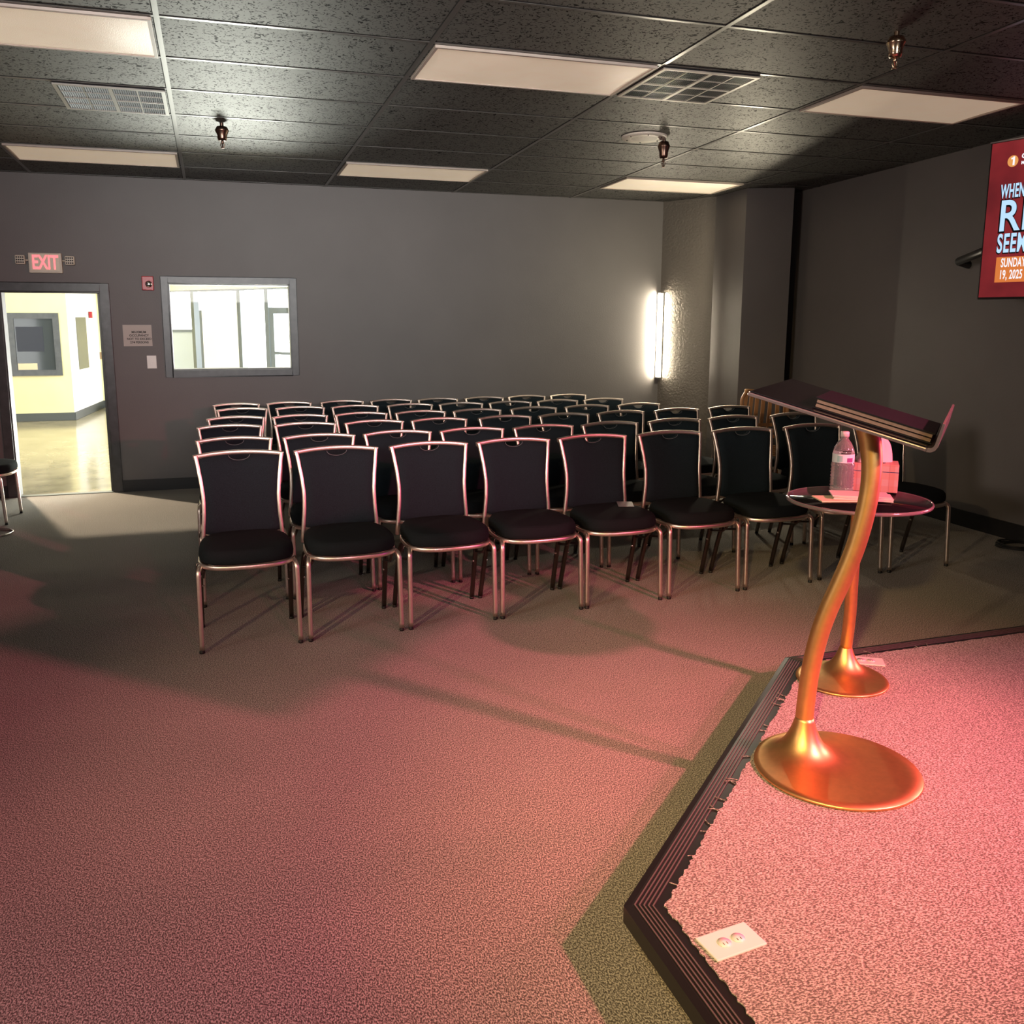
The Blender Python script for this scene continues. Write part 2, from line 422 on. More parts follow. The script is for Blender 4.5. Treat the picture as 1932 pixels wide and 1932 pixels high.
# doorway casing
dc = MB(); cw = .075
dc.box((DX0-cw, YB-.02, 0), (DX0, YB, DZ+cw)); dc.box((DX1, YB-.02, 0), (DX1+cw, YB, DZ+cw)); dc.box((DX0, YB-.02, DZ), (DX1, YB, DZ+cw))
dc.box((DX0, YB-.005, 0), (DX0+.012, YB+.145, DZ)); dc.box((DX1-.012, YB-.005, 0), (DX1, YB+.145, DZ)); dc.box((DX0, YB-.005, DZ-.012), (DX1, YB+.145, DZ))
d1 = struct('door_1', dc, TRIMG, 'open doorway with dark grey casing into the bright lobby', bevel=.004)
st_ = MB().box((DX1-.03, YB+.04, 0), (DX1-.012, YB+.085, DZ-.012)); st_.build('door_stop', TRIMG, d1)
MB().box((DX0+.012, YB-.01, 0), (DX1-.012, YB+.05, .006)).build('threshold', ALU, d1)
# inner window
wf = MB(); fw = .062
wf.box((WX0-fw, YB-.022, WZ0-fw), (WX0, YB, WZ1+fw)); wf.box((WX1, YB-.022, WZ0-fw), (WX1+fw, YB, WZ1+fw))
wf.box((WX0, YB-.022, WZ1), (WX1, YB, WZ1+fw)); wf.box((WX0, YB-.022, WZ0-fw), (WX1, YB, WZ0))
for (a, b, c, d) in [(WX0, WX0+.01, WZ0, WZ1), (WX1-.01, WX1, WZ0, WZ1), (WX0, WX1, WZ0, WZ0+.01), (WX0, WX1, WZ1-.01, WZ1)]:
    wf.box((a, YB-.004, c), (b, YB+.14, d))
w1 = struct('window_1', wf, WINTR, 'inner window with grey frame looking into the sunny lobby', bevel=.004)
MB().box((WX0+.01, YB+.06, WZ0+.01), (WX1-.01, YB+.066, WZ1-.01)).build('pane', GLASS, w1)

# ------------------------------------------------------------------ lobby beyond
LZ = 2.75
struct('floor_lobby', MB().box((-7, YB+.11, -.1), (5.7, 19.2, -.002)), CONC, 'polished tan concrete lobby floor beyond the doorway')
struct('ceiling_lobby', MB().box((-7, YB+.13, LZ), (5.7, 19.2, LZ+.1)), LOBWH, 'white lobby ceiling')
LY = 15.2
cxl = -2.06; L2b = (-1.86, 17.2)
struct('wall_lobby_left', MB().box((-7, LY, 0), (cxl, LY+.15, LZ)), LOBW, 'pale yellow lobby wall with a dark window')
struct('wall_lobby_return', MB().prism([(cxl, LY+.001), L2b, (L2b[0]-.1, L2b[1]), (cxl-.1, LY+.15)], 0, LZ), LOBWH, 'white lit return wall in the lobby')
SA = Vector((-1.05, 18.3, 0)); SB = Vector((3.2, 11.25, 0))
struct('wall_lobby_far', MB().box((-1.96, 17.2, 0), (-.98, 17.32, LZ)), LOBW, 'far yellow lobby wall')
struct('wall_lobby_nook', MB().prism([(-.98, 17.2), (-.86, 17.2), SA.xy + Vector((.1, 0)), SA.xy], 0, LZ), LOBW, 'yellow lobby pier beside the storefront')
struct('wall_lobby_side', MB().box((-7.1, YB+.13, 0), (-7, LY+.1, LZ)), LOBW, 'yellow lobby side wall')
struct('wall_lobby_end', MB().box((3.2, YB+.13, 0), (3.3, 11.3, LZ)), LOBW, 'yellow lobby end wall')
lb = MB().box((-7, LY-.012, 0), (cxl+.004, LY, .12)); lb.prism([(cxl, LY), L2b, (L2b[0]+.014, L2b[1]), (cxl+.014, LY)], 0, .12); lb.box((L2b[0], 17.188, 0), (-.98, 17.2, .12))
struct('baseboard_lobby', lb, mat('grey vinyl base', (.07, .08, .08), .5))
# dark window in the lobby wall
a = ony(12, 590, LY); b = ony(122, 708, LY)
x0, x1, z1, z0 = a.x, b.x-.02, a.z, b.z
f = MB(); t = .085
f.box((x0, LY-.03, z0), (x0+t, LY, z1)); f.box((x1-t, LY-.03, z0), (x1, LY, z1)); f.box((x0+t, LY-.03, z1-t), (x1-t, LY, z1)); f.box((x0+t, LY-.03, z0), (x1-t, LY, z0+t))
w2 = struct('window_2', f, WINTR, 'dark curtained window in the yellow lobby wall')
MB().box((x0+t, LY-.012, z0+t), (x1-t, LY-.004, z1-t)).build('pane', DGLASS, w2)
MB().box((x0+t+.02, LY-.018, z0+.36), (x1-t-.14, LY-.013, z1-t-.12)).build('dark_panel', BLIND, w2)
MB().box((x0+t+.01, LY-.02, z0+t+.005), (x0+t+.27, LY-.014, z0+t+.10)).build('notice_card', PAPERY, w2)
# narrow dark door light on the return wall
def on_ret(k, z, off=.0):
    p = Vector((cxl, LY, 0)).lerp(Vector((*L2b, 0)), k); return (p.x+off, p.y, z)
f = MB(); z0, z1 = ony(140, 706, 15.6).z, ony(140, 590, 15.6).z
f.hexa([on_ret(.08, z0), on_ret(.08, z0, .02), on_ret(.62, z0, .02), on_ret(.62, z0), on_ret(.08, z1), on_ret(.08, z1, .02), on_ret(.62, z1, .02), on_ret(.62, z1)])
w3 = struct('window_3', f, WHITEP, 'narrow dark window on the white lobby return wall')
g = MB(); g.hexa([on_ret(.2, z0+.07, .021), on_ret(.2, z0+.07, .026), on_ret(.52, z0+.07, .026), on_ret(.52, z0+.07, .021), on_ret(.2, z1-.07, .021), on_ret(.2, z1-.07, .026), on_ret(.52, z1-.07, .026), on_ret(.52, z1-.07, .021)])
g.build('pane', DGLASS, w3)
p = on_ret(.7, ony(144, 594, 16).z)
g = MB().box((p[0]+.005, p[1]-.05, p[2]-.05), (p[0]+.05, p[1]+.05, p[2]+.05)); tag(g.build('alarm_strobe', RED, None, .004), 'small red alarm on the white lobby wall, above the narrow window', 'alarm')
p = ony(190, 671, 17.19)
tag(MB().box((p.x-.05, 17.17, p.z-.06), (p.x+.06, 17.2, p.z+.06)).build('wall_plate', BROWNP, None, .004), 'small brown wall plate on far lobby wall, seen through doorway', 'wall plate')
p = onz(192, 776, 0)
tag(MB().box((-1.75, 16.55, 0), (-1.2, 16.85, .1)).build('wooden_block', WOODL, None, .006), 'low light wooden block on the lobby floor beyond the doorway', 'block')
# storefront
def onS(px, py):
    d = ray(px, py); u = SB-SA
    k = (SA.x*u.y-SA.y*u.x)/(d[0]*u.y-d[1]*u.x)
    return Vector((d[0]*k, d[1]*k, H+d[2]*k))
U = (SB-SA).normalized(); N = Vector((U.y, -U.x, 0)); 
if N.y > 0: N = -N
zh = 2.02
def sbar(mb, s0, s1, z0, z1, dep=.08, off=0.):
    q = [SA+U*s0+N*off, SA+U*s1+N*off, SA+U*s1+N*(off-dep), SA+U*s0+N*(off-dep)]
    mb.hexa([(v.x, v.y, z0) for v in q]+[(v.x, v.y, z1) for v in q])
LEN = (SB-SA).length
sw = MB(); sbar(sw, 0, LEN, zh, LZ, .15); struct('wall_storefront', sw, LOBW, 'pale yellow bulkhead above the storefront glass')
sf = MB(); sbar(sf, 0, LEN, zh-.03, zh, .1, .01)
sbar(sf, 0, LEN, 0, .08, .1, .01)
for px in (366, 453, 505, 562, 640):
    s = (onS(px, 620)-SA).dot(U); sbar(sf, s-.05, s+.05, .08, zh-.03, .1, .012)
w4 = struct('window_4', sf, ALU, 'bright glass storefront of the lobby with slim dark mullions')
s5 = (onS(505, 620)-SA).dot(U); s6 = (onS(562, 620)-SA).dot(U)
dr = MB(); zt5 = 1.62
sbar(dr, s5+.05, s6-.05, zt5, zt5+.09, .07); sbar(dr, s5+.05, s5+.17, .08, zt5, .07); sbar(dr, s6-.17, s6-.05, .08, zt5, .07); sbar(dr, s5+.17, s6-.17, .98, 1.02, .07)
struct('door_2', dr, ALU, 'glazed storefront door with a grey frame')
pn = MB(); sbar(pn, 0, LEN, .08, zh-.03, .006, -.04); pn.build('pane', GLASS, w4)
struct('ground_outside', MB().box((-16, 11, -.3), (30, 60, -.06)), OUTG, 'pale sunlit paving outside the storefront')
p = onS(415, 600); q = Vector((p.x, p.y, 0))*1.22
tag(MB().box((q.x-.35, q.y-.2, -.06), (q.x+.38, q.y+.3, 3.4)).build('outdoor_column', OUTP, None, .02), 'beige column outside, seen through storefront glass beyond the inner window', 'column')
p = onS(335, 640); q = Vector((p.x, p.y, 0))*1.15
g = thing('outdoor_gate', 'grey metal gate outside, at left of view through the inner window', 'gate', (q.x, q.y, -.06))
m_ = mat('pale grey gate', (.42, .46, .44), .6)
MB().box((-.55, -.03, .05), (.45, .03, 1.3)).build('gate_panel', m_, g)
MB().box((.45, -.05, 0), (.53, .05, 1.75)).build('gate_post', ALU, g)
MB().box((-.6, -.04, 1.3), (.53, .04, 1.36)).build('gate_rail', ALU, g)

# ================================================================== STAGE
SH = .13
KS = (1.589-.13)/(1.589-.055)
P1 = (.920, 1.870); P2 = (2.311, 3.201); P3 = (5.425, 3.235); P0 = (.936, -2.18)
def sc3(x, y, z): return Vector((x*KS, y*KS, H-(H-z)*KS))
stage = thing('stage_platform', 'low carpeted stage with black ribbed edging, under the gold lectern', 'stage', (0, 0, 0))

def inset(d):
    pts = [Vector(p) for p in (P0, P1, P2, P3)]
    nrm = []
    for a, b in zip(pts[:-1], pts[1:]):
        t_ = (b-a).normalized(); nrm.append(Vector((t_.y, -t_.x)))
    out = [pts[0]+nrm[0]*d]
    for i in (1, 2):
        n1, n2 = nrm[i-1], nrm[i]; bis = (n1+n2).normalized(); out.append(pts[i]+bis*(d/bis.dot(n1)))
    out.append(pts[3]+nrm[2]*d); return out
def strip(mb, d0, d1, z0, z1, zb=None):
    a, b = inset(d0), inset(d1)
    for i in range(3):
        zb_ = z0-.004 if zb is None else zb
        mb.hexa([(a[i].x, a[i].y, zb_), (a[i+1].x, a[i+1].y, zb_), (b[i+1].x, b[i+1].y, zb_), (b[i].x, b[i].y, zb_),
                 (a[i].x, a[i].y, z0), (a[i+1].x, a[i+1].y, z0), (b[i+1].x, b[i+1].y, z1), (b[i].x, b[i].y, z1)])
pb = inset(.05)
MB().prism([(p.x, p.y) for p in pb][::1][::-1]+[(P0[0]+.05, -2.18), (5.38, -2.18)][1:], 0, SH-.004).build('platform_base', TRIMST, stage)
ns = MB(); strip(ns, -.006, .012, SH-.003, SH+.001, SH-.048); strip(ns, .012, .092, SH+.001, SH+.001, SH-.01)
ns.build('edge_trim', TRIMST, stage, weld=False)
rb = MB()
for k in range(5): d = .018+k*.0105; strip(rb, d, d+.0035, SH+.003, SH+.003, SH)
rb.build('trim_rib', RIBS, stage, weld=False)
# carpet with a ragged edge
a = inset(.088); edge = []
for i in range(3):
    n_ = int((a[i+1]-a[i]).length/.012)
    for k in range(n_):
        p = a[i].lerp(a[i+1], k/n_); t_ = (a[i+1]-a[i]).normalized(); edge.append(p+Vector((t_.y, -t_.x))*random.uniform(-.004, .005))
edge.append(a[3])
poly = [(p.x, p.y) for p in edge]+[(5.385, -2.18)]
cp = MB().prism(poly[::-1], SH-.002, SH+.004).build('stage_carpet', CARPET2, stage)
th = MB()
for k in range(26):
    i = random.choice([1, 1, 1, 2]); s_ = random.uniform(.03, .97); p = a[i].lerp(a[i+1], s_); t_ = (a[i+1]-a[i]).normalized(); n_ = Vector((-t_.y, t_.x))
    L_ = random.uniform(.012, .045); sk = random.uniform(-.8, .8)
    th.tube([(p.x, p.y, SH+.003), (p.x+n_.x*L_*.5+t_.x*sk*L_*.3, p.y+n_.y*L_*.5+t_.y*sk*L_*.3, SH+.0035), (p.x+n_.x*L_+t_.x*sk*L_, p.y+n_.y*L_+t_.y*sk*L_, SH+.004)], .0014, n=5)
o = th.build('loose_threads', CARPET2, cp, weld=False); o['kind'] = 'stuff'

# power outlets set in the stage
def outlet(center, rz, label):
    t = thing('power_outlet', label, 'outlet', (center.x, center.y, SH+.004), rz, 'white outlet plates let into the stage carpet')
    MB().box((-.072, -.043, 0), (.072, .043, .006)).build('cover_plate', WHITEP, t, .003)
    for s in (-1, 1):
        so = MB().lathe([(.001, .006), (.0165, .006), (.0165, .0078), (.001, .0078)], (s*.020, 0, 0), 20).build('socket', WHITEP, t)
        MB().box((s*.020-.006, -.008, .0078), (s*.020-.0045, -.001, .0084)).box((s*.020+.004, -.008, .0078), (s*.020+.0055, -.001, .0084)).build('slot', INK, so)
    return t
c1 = (onz(1312, 1772, SH)+onz(1408, 1750, SH)+onz(1446, 1790, SH)+onz(1350, 1815, SH))/4
outlet(c1, .12, 'white duplex outlet plate in the stage corner nearest the camera')
outlet(onz(1634, 1250, SH), -.55, 'white outlet plate on stage behind the side table base')

# ================================================================== LECTERN
LC = sc3(1.965, 2.405, .055); LC.z = SH+.0045
lect = thing('lectern', 'gold S-curved pedestal lectern with a black acrylic top on the stage', 'lectern', LC)
NK = sc3(1.905, 2.515, 0)-LC; NK.z = 0
def flare_base(mb, R_, nk, r0, h0, hb, lam):
    nseg = 64; rings = []
    for k in range(nseg):
        th_ = 2*PI*k/nseg; d = Vector((math.cos(th_), math.sin(th_)))
        bq = nk.xy.dot(d); D = -bq+math.sqrt(max(0, bq*bq-(nk.xy.length_squared-R_*R_)))
        col = []
        for i in range(15):
            t = (i/14)**1.7; rho = r0+(D-r0)*t
            z = hb+(h0-hb)*math.exp(-(rho-r0)/lam)
            col.append((nk.x+d.x*rho, nk.y+d.y*rho, z))
        e = Vector(col[-1]); col.append((e.x+d.x*.003, e.y+d.y*.003, hb*.5)); col.append((e.x, e.y, 0))
        rings.append(col)
    P_ = [[rings[k][i] for k in range(nseg)] for i in range(17)]
    mb.grid(P_, True)
    mb.add(P_[-1], [tuple(range(nseg))]); mb.add(P_[0], [tuple(range(nseg))])
    return mb
flare_base(MB(), .259, NK, .029, .147, .011, .034).build('base', GOLD, lect)
# tray frame
ph, thx = .799, .264; TC = sc3(2.012, 2.523, 1.290); TW, TD = .640, .515
WV = Vector((math.sin(ph), math.cos(ph), 0)); DV = Vector((math.cos(ph)*math.cos(thx), -math.sin(ph)*math.cos(thx), -math.sin(thx))); NV = WV.cross(DV).normalized()
if NV.z < 0: NV = -NV
# pole in the lectern's own symmetry plane
u = Vector((math.cos(ph), -math.sin(ph), 0)); npl = WV
nkw = LC+NK
def on_pole(px, py):
    d = Vector(ray(px, py)); o_ = Vector((0, 0, H)); k = (nkw-o_).dot(npl)/d.dot(npl); return o_+d*k
path = [nkw+Vector((0, 0, .13))]+[on_pole(x, y) for x, y in [(1520, 1330), (1529, 1265), (1545, 1200), (1563, 1150), (1588, 1095), (1611, 1040), (1628, 985), (1640, 930), (1645, 880), (1642, 835), (1636, 805)]]
# smooth with catmull
def catmull(pts, sub=5):
    pts = [Vector(p) for p in pts]; out = []
    for i in range(len(pts)-1):
        p0 = pts[max(i-1, 0)]; p1 = pts[i]; p2 = pts[i+1]; p3 = pts[min(i+2, len(pts)-1)]
        for k in range(sub):
            t = k/sub
            out.append(.5*((2*p1)+(-p0+p2)*t+(2*p0-5*p1+4*p2-p3)*t*t+(-p0+3*p1-3*p2+p3)*t**3))
    out.append(pts[-1]); return out
PATHDBG = path
pl = catmull(path)
# clip the pole under the tray plane
keep = [p for p in pl if (p-TC).dot(NV) < -.014]
n_ = len(keep)
MB().tube([p-LC for p in keep], .0295, up=WV, n=20, radii=[1.0+.18*max(0, (i/(n_-1)-.75)/.25) for i in range(n_)]).build('pole', GOLD, lect)
def slab(mb, x0, x1, y0, y1, z0, z1):   # tray coordinates: x along WV, y along DV (down slope), z along NV
    q = [(x0, y0), (x1, y0), (x1, y1), (x0, y1)]
    f_ = lambda x, y, z: TC+WV*x+DV*y+NV*z-LC
    mb.hexa([f_(x, y, z0) for x, y in q]+[f_(x, y, z1) for x, y in q]); return mb
slab(MB(), -TW/2+.004, TW/2-.004, -TD/2+.004, TD/2-.004, -.002, .002).build('tray_top', BLKGL, lect, .001)
slab(MB(), -TW/2, TW/2, -TD/2, TD/2, -.013, -.0022).build('tray_edge', RIMAC, lect, .003)
# curved lip
T2 = TD/2
prof = [(T2, -.013), (T2+.012, -.011), (T2+.021, -.003), (T2+.025, .010), (T2+.021, .074), (T2+.014, .075), (T2+.015, .012), (T2+.013, .005), (T2+.008, .0), (T2, -.002)]
lip = MB().extrude([TC+WV*(-TW/2)+DV*y+NV*z-LC for y, z in prof], WV*TW); lip.build('lip', RIMAC, lect, .001)
slab(MB(), -.05, .05, -.0, .10, -.024, -.0135).build('mount_plate', CHROME, lect, .002)
# book on the tray
bk = thing('closed_book', 'thick black closed book with tan page edges resting on the lectern', 'book', LC)
def bslab(mb, x0, x1, y0, y1, z0, z1): return slab(mb, x0, x1, y0, y1, z0, z1)
bx0, bx1, by0, by1 = -.262, .02, -.075, TD/2+.006
bslab(MB(), bx0, bx1, by0, by1, .0025, .007).build('back_cover', BOOKC, bk, .001)
bslab(MB(), bx0, bx1, by0, by1, .031, .0355).build('front_cover', BOOKC, bk, .001)
bslab(MB(), bx1-.008, bx1, by0, by1, .007, .031).build('spine', BOOKC, bk, .001)
bslab(MB(), bx0+.006, bx1-.008, by0+.006, by1-.006, .0075, .0165).build('page_block', PAGES, bk)
bslab(MB(), bx0+.006, bx1-.008, by0+.006, by1-.006, .0205, .0305).build('page_block', PAGES, bk)
bslab(MB(), bx0+.014, bx1-.008, by0+.014, by1-.014, .0165, .0205).build('page_divider', BOOKC, bk)

# ================================================================== SIDE TABLE
TBc = sc3(2.49, 3.055, .055); TBc.z = SH+.0045; TZ = H-(H-.872)*KS
tab = thing('side_table', 'round black acrylic side table with gold stem, behind the lectern on stage', 'table', TBc)
nk2 = Vector((.052, .052, 0))
flare_base(MB(), .177, nk2, .023, .124, .010, .032).build('base', GOLD, tab)
TT = onz(1619.5, 941, TZ)
pth = [TBc+nk2+Vector((0, 0, .115)), sc3(2.525, 3.075, .35), sc3(2.49, 3.035, .55), sc3(2.462, 2.995, .76), Vector((TT.x, TT.y, TZ-.016))]
MB().tube([p-TBc for p in catmull(pth)], .024, up=(0, 1, 0), n=18).build('stem', GOLD, tab)
tc_ = TT-TBc; RT = .263
MB().lathe([(.001, -.011), (RT-.006, -.011), (RT-.006, -.001), (.001, -.001)], tc_, 64).build('table_top', BLKGL, tab)
MB().lathe([(RT-.0055, -.0125), (RT, -.0125), (RT+.0025, -.006), (RT, .0005), (RT-.0055, .0005), (RT-.0055, -.0125)], tc_, 64, cap=False).build('top_rim', RIMAC, tab)

# things on the table
def place(px, py): return onz(px, py, TZ)
bp = place(1587, 926)
bot = thing('water_bottle', 'clear plastic water bottle with white cap on the round side table', 'bottle', (bp.x, bp.y, TZ))
pr = [(.001, 0), (.036, 0), (.044, .006)]
for k in range(7):
    z = .012+k*.0125; pr += [(.046, z), (.0415, z+.0062)]
pr += [(.046, .104), (.044, .112), (.041, .118), (.041, .150), (.041, .157), (.036, .175), (.027, .194), (.018, .206), (.0145, .211), (.0145, .222), (.001, .222)]
MB().lathe(pr, n=36).build('bottle_body', WATERB, bot)
MB().lathe([(.001, .219), (.0165, .219), (.0165, .236), (.0145, .239), (.001, .239)], n=28).build('cap', WHITEP, bot)
lab_m = mat('pale bottle label', (.74, .78, .78), .45)
MB().lathe([(.0418, .118), (.0418, .152)], n=36, cap=False).build('label_band', lab_m, bot)
def patch(a0, a1, z0, z1, r, m, nm):
    P_ = [[(r*math.cos(a0+(a1-a0)*i/6), r*math.sin(a0+(a1-a0)*i/6), z) for i in range(7)] for z in (z0, z1)]
    return MB().grid(P_).build(nm, m, bot)
va = math.atan2(-bp.y, -bp.x)
patch(va+.35, va+.95, .121, .138, .0423, mat('purple print', (.25, .06, .22), .5), 'printed_panel')
patch(va-.55, va-.05, .122, .146, .0423, mat('teal print', (.35, .6, .55), .5), 'printed_panel')
patch(va-.1, va+.8, .160, .166, .0397, INK, 'printed_line'); patch(va-.2, va+.7, .153, .1575, .0425, INK, 'printed_line')

q0 = place(1604, 925); q1 = place(1693, 946)
ang = -.67; tl = .05
def prj(p):
    q = CM @ (np.array(p)-np.array([0, 0, H])); return q[0]/q[2]*F+PPX
while prj(q0+Vector((math.cos(ang), math.sin(ang), 0))*tl) < 1692 and tl < .4: tl += .002
tb_ = thing('tissue_box', 'pink plaid tissue box with a white tissue pulled up, on side table', 'tissue box', (q0.x, q0.y, TZ), ang)
MB().box((0, 0, 0), (tl, .115, .112)).build('carton', PLAID, tb_, .002)
MB().lathe([(.001, .0), (.05, .0), (.05, .0012), (.001, .0012)], (tl*.45, .058, .112), 28).build('opening', GAP, tb_)
P_ = []
for i in range(13):
    row = []
    t = i/12
    for j in range(25):
        a = 2*PI*j/24
        r = .058*(1-t)**.6*(1+.22*math.sin(3*a+1.)+.12*math.sin(5*a))+.014*t*(1+.5*math.sin(4*a))
        row.append((tl*.40+math.cos(a)*r*1.1+.022*t, .058+math.sin(a)*r*.7, .1132+.09*t+.010*math.sin(2*a+2*t)*t))
    P_.append(row)
ts = MB().grid(P_); ts.add([(tl*.30, .035, .165), (tl*.24, .03, .212), (tl*.50, .045, .205), (tl*.58, .05, .15), (tl*.42, .03, .13)], [(0, 1, 2, 3, 4)])
ts.build('tissue', TISS, tb_)

ec = place(1612, 940)
en_lab = ['bottom cream envelope sticking out left of the pile on side table', 'second envelope up in the pile of paper on the side table', 'third envelope up in the pile of paper on the side table', 'topmost white envelope of the pile in front of the water bottle']
spec = [(-.055, .01, -.28, PAPERY), (.01, -.012, -.62, PAPER), (.014, -.006, -.58, PAPER), (.006, .0, -.52, PAPER)]
for k, (dx, dy, rz, m_) in enumerate(spec):
    t = thing('envelope', en_lab[k], 'envelope', (ec.x+dx, ec.y+dy-.02, TZ+.0005+k*.0052), rz, 'paper envelopes piled on the side table')
    MB().box((-.105, -.055, 0), (.105, .055, .0048)).build('paper_body', m_, t, .0006)
    MB().add([(-.105, .055, .0049), (.105, .055, .0049), (0, .0, .0051)], [(0, 1, 2)]).build('flap', m_, t)

# ================================================================== CHAIRS
def make_chair():
    root = thing('banquet_chair', 'x', 'chair')
    HW = [(.415, .205), (.50, .198), (.58, .191), (.66, .189), (.74, .196), (.81, .206), (.885, .2175)]
    def hw(z):
        for (za, a), (zb, b) in zip(HW[:-1], HW[1:]):
            if z <= zb: k = (z-za)/(zb-za); k = k*k*(3-2*k)*.4+k*.6; return a+(b-a)*k
        return HW[-1][1]
    def yb(z): k = (z-.415)/.47; return .190+.012*math.sin(PI*k)*-1+.050*k*k
    # back frame
    bf = MB()
    zs = [.405+.48*i/16 for i in range(17)]; zs[-1] = .873
    for s in (-1, 1):
        bf.tube([(s*hw(max(z, .415)), yb(z), z) for z in zs], .0105, .010, up=(0, 1, 0), sq=True)
    bar = []
    for i in range(17):
        k = i/8-1; bar.append((k*.2285, yb(.875)+.004-.022*(1-k*k)*-1, .868+.016*(1-k*k)))
    bf.tube(bar, .010, .0115, up=(0, 0, 1), sq=True)
    bf.build('back_frame', CHAMP, root, weld=False)
    # fabric back with a hand-hole notch below the bar
    xs_ = sorted(set([-1+2*i/20 for i in range(21)] + [round(.05*i, 3) for i in range(-5, 6)]))
    def panel(side):
        P_ = []
        for j in range(15):
            v = j/14; row = []
            for k in xs_:
                ztop = .858+.016*(1-k*k)
                xx = k*.205
                if abs(xx) < .052: ztop -= .026*math.sqrt(max(0, 1-(xx/.052)**2))
                zbot = .487-.030*(1-k*k)
                z = zbot+(ztop-zbot)*v; x = k*(hw(z)-.006)
                e = min(1, (1-abs(k))*6)*min(1, v*7+.15)*min(1, (1-v)*9+.2)
                yc = yb(z)+.020*(1-k*k)
                row.append((x, yc+side*(.004+.016*e), z))
            P_.append(row)
        return P_
    fb = MB(); F_, B2 = panel(-1), panel(1)
    fb.grid(F_); fb.grid([r[::-1] for r in B2])
    a_, b_ = len(F_), len(F_[0])
    rim = [F_[0][j] for j in range(b_)]+[F_[i][-1] for i in range(1, a_)]+[F_[-1][j] for j in range(b_-2, -1, -1)]+[F_[i][0] for i in range(a_-2, 0, -1)]
    rim2 = [B2[0][j] for j in range(b_)]+[B2[i][-1] for i in range(1, a_)]+[B2[-1][j] for j in range(b_-2, -1, -1)]+[B2[i][0] for i in range(a_-2, 0, -1)]
    fb.grid([rim, rim2], True)
    bk_ = fb.build('backrest', FABRIC, root)
    arc = []
    for i in range(13):
        a = PI*i/12; xx = .054*math.cos(a); k = xx/.205; arc.append((xx, yb(.83)+.020-.010, .858+.016*(1-k*k)-.028*math.sin(a)))
    MB().tube(arc, .0016, n=6, up=(0, 1, 0)).build('hand_hole_piping', PIPING, bk_)
    # seat cushion
    def outline(k, inset_=0.):      # angle param superellipse-ish, front at -y
        a = 2*PI*k
        cx, sy = math.cos(a), math.sin(a)
        e = 3.4
        px_ = math.copysign(abs(cx)**(2/e), cx); py_ = math.copysign(abs(sy)**(2/e), sy)
        wd = .236-.020*(py_*.5+.5)
        y = -.022+py_*(.205)-.020*(1-px_*px_)*(1 if py_ < 0 else -.3)
        return (px_*(wd-inset_), y-math.copysign(inset_, py_)*abs(py_))
    P_ = []
    for (ins, z) in [(.10, .424), (.012, .424), (.002, .434), (0, .452), (.004, .476), (.014, .490), (.032, .499), (.07, .504), (.13, .506), (.19, .506)]:
        P_.append([(*outline(j/48, ins), z-(.006*max(0, -outline(j/48, ins)[1]/.2)**2 if z > .49 else 0)) for j in range(48)])
    sm = MB().grid(P_, True); sm.add(P_[-1], [tuple(range(48))]); sm.add(P_[0], [tuple(range(47, -1, -1))])
    sm.build('seat', FABRICS, root)
    fr = MB().tube([(*outline(j/48, .004), .4125) for j in range(49)], .008, .0105, up=(0, 0, 1), sq=True, caps=False)
    fr.tube([(-.215, -.10, .396), (.215, -.10, .396)], .009, sq=True); fr.tube([(-.21, .10, .396), (.21, .10, .396)], .009, sq=True)
    fr.build('seat_frame', CHAMP, root, weld=False)
    # legs
    for s in (-1, 1):
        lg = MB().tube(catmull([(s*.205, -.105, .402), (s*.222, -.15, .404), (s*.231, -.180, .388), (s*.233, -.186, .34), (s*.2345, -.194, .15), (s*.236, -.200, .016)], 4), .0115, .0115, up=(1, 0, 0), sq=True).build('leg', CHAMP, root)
        MB().lathe([(.001, 0), (.0125, 0), (.013, .006), (.0115, .016), (.001, .016)], (s*.236, -.2, 0), 12).build('foot_glide', RUBBER, lg)
    for s in (-1, 1):
        lg = MB().tube(catmull([(s*.200, -.02, .402), (s*.213, .03, .398), (s*.220, .07, .36), (s*.226, .12, .22), (s*.230, .180, .016)], 4), .0115, .0115, up=(1, 0, 0), sq=True).build('leg', DMET, root)  # rear legs: same tubes as in front, shade given by a darker metal
        MB().lathe([(.001, 0), (.0125, 0), (.013, .006), (.0115, .016), (.001, .016)], (s*.230, .181, 0), 12).build('foot_glide', RUBBER, lg)
        MB().sphere((s*.2155, .108, .24), .0075, 6).build('bolt', CHROME, lg)
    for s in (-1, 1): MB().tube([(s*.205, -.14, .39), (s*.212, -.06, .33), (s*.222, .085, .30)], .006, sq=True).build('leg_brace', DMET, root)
    for s in (-1, 1):
        MB().tube([(s*.222, -.08, .405), (s*.237, -.08, .405), (s*.2405, -.08, .392), (s*.2405, -.08, .372)], .004, n=6, up=(0, 1, 0)).build('gang_hook', DMET, root)
    return root
proto = make_chair()
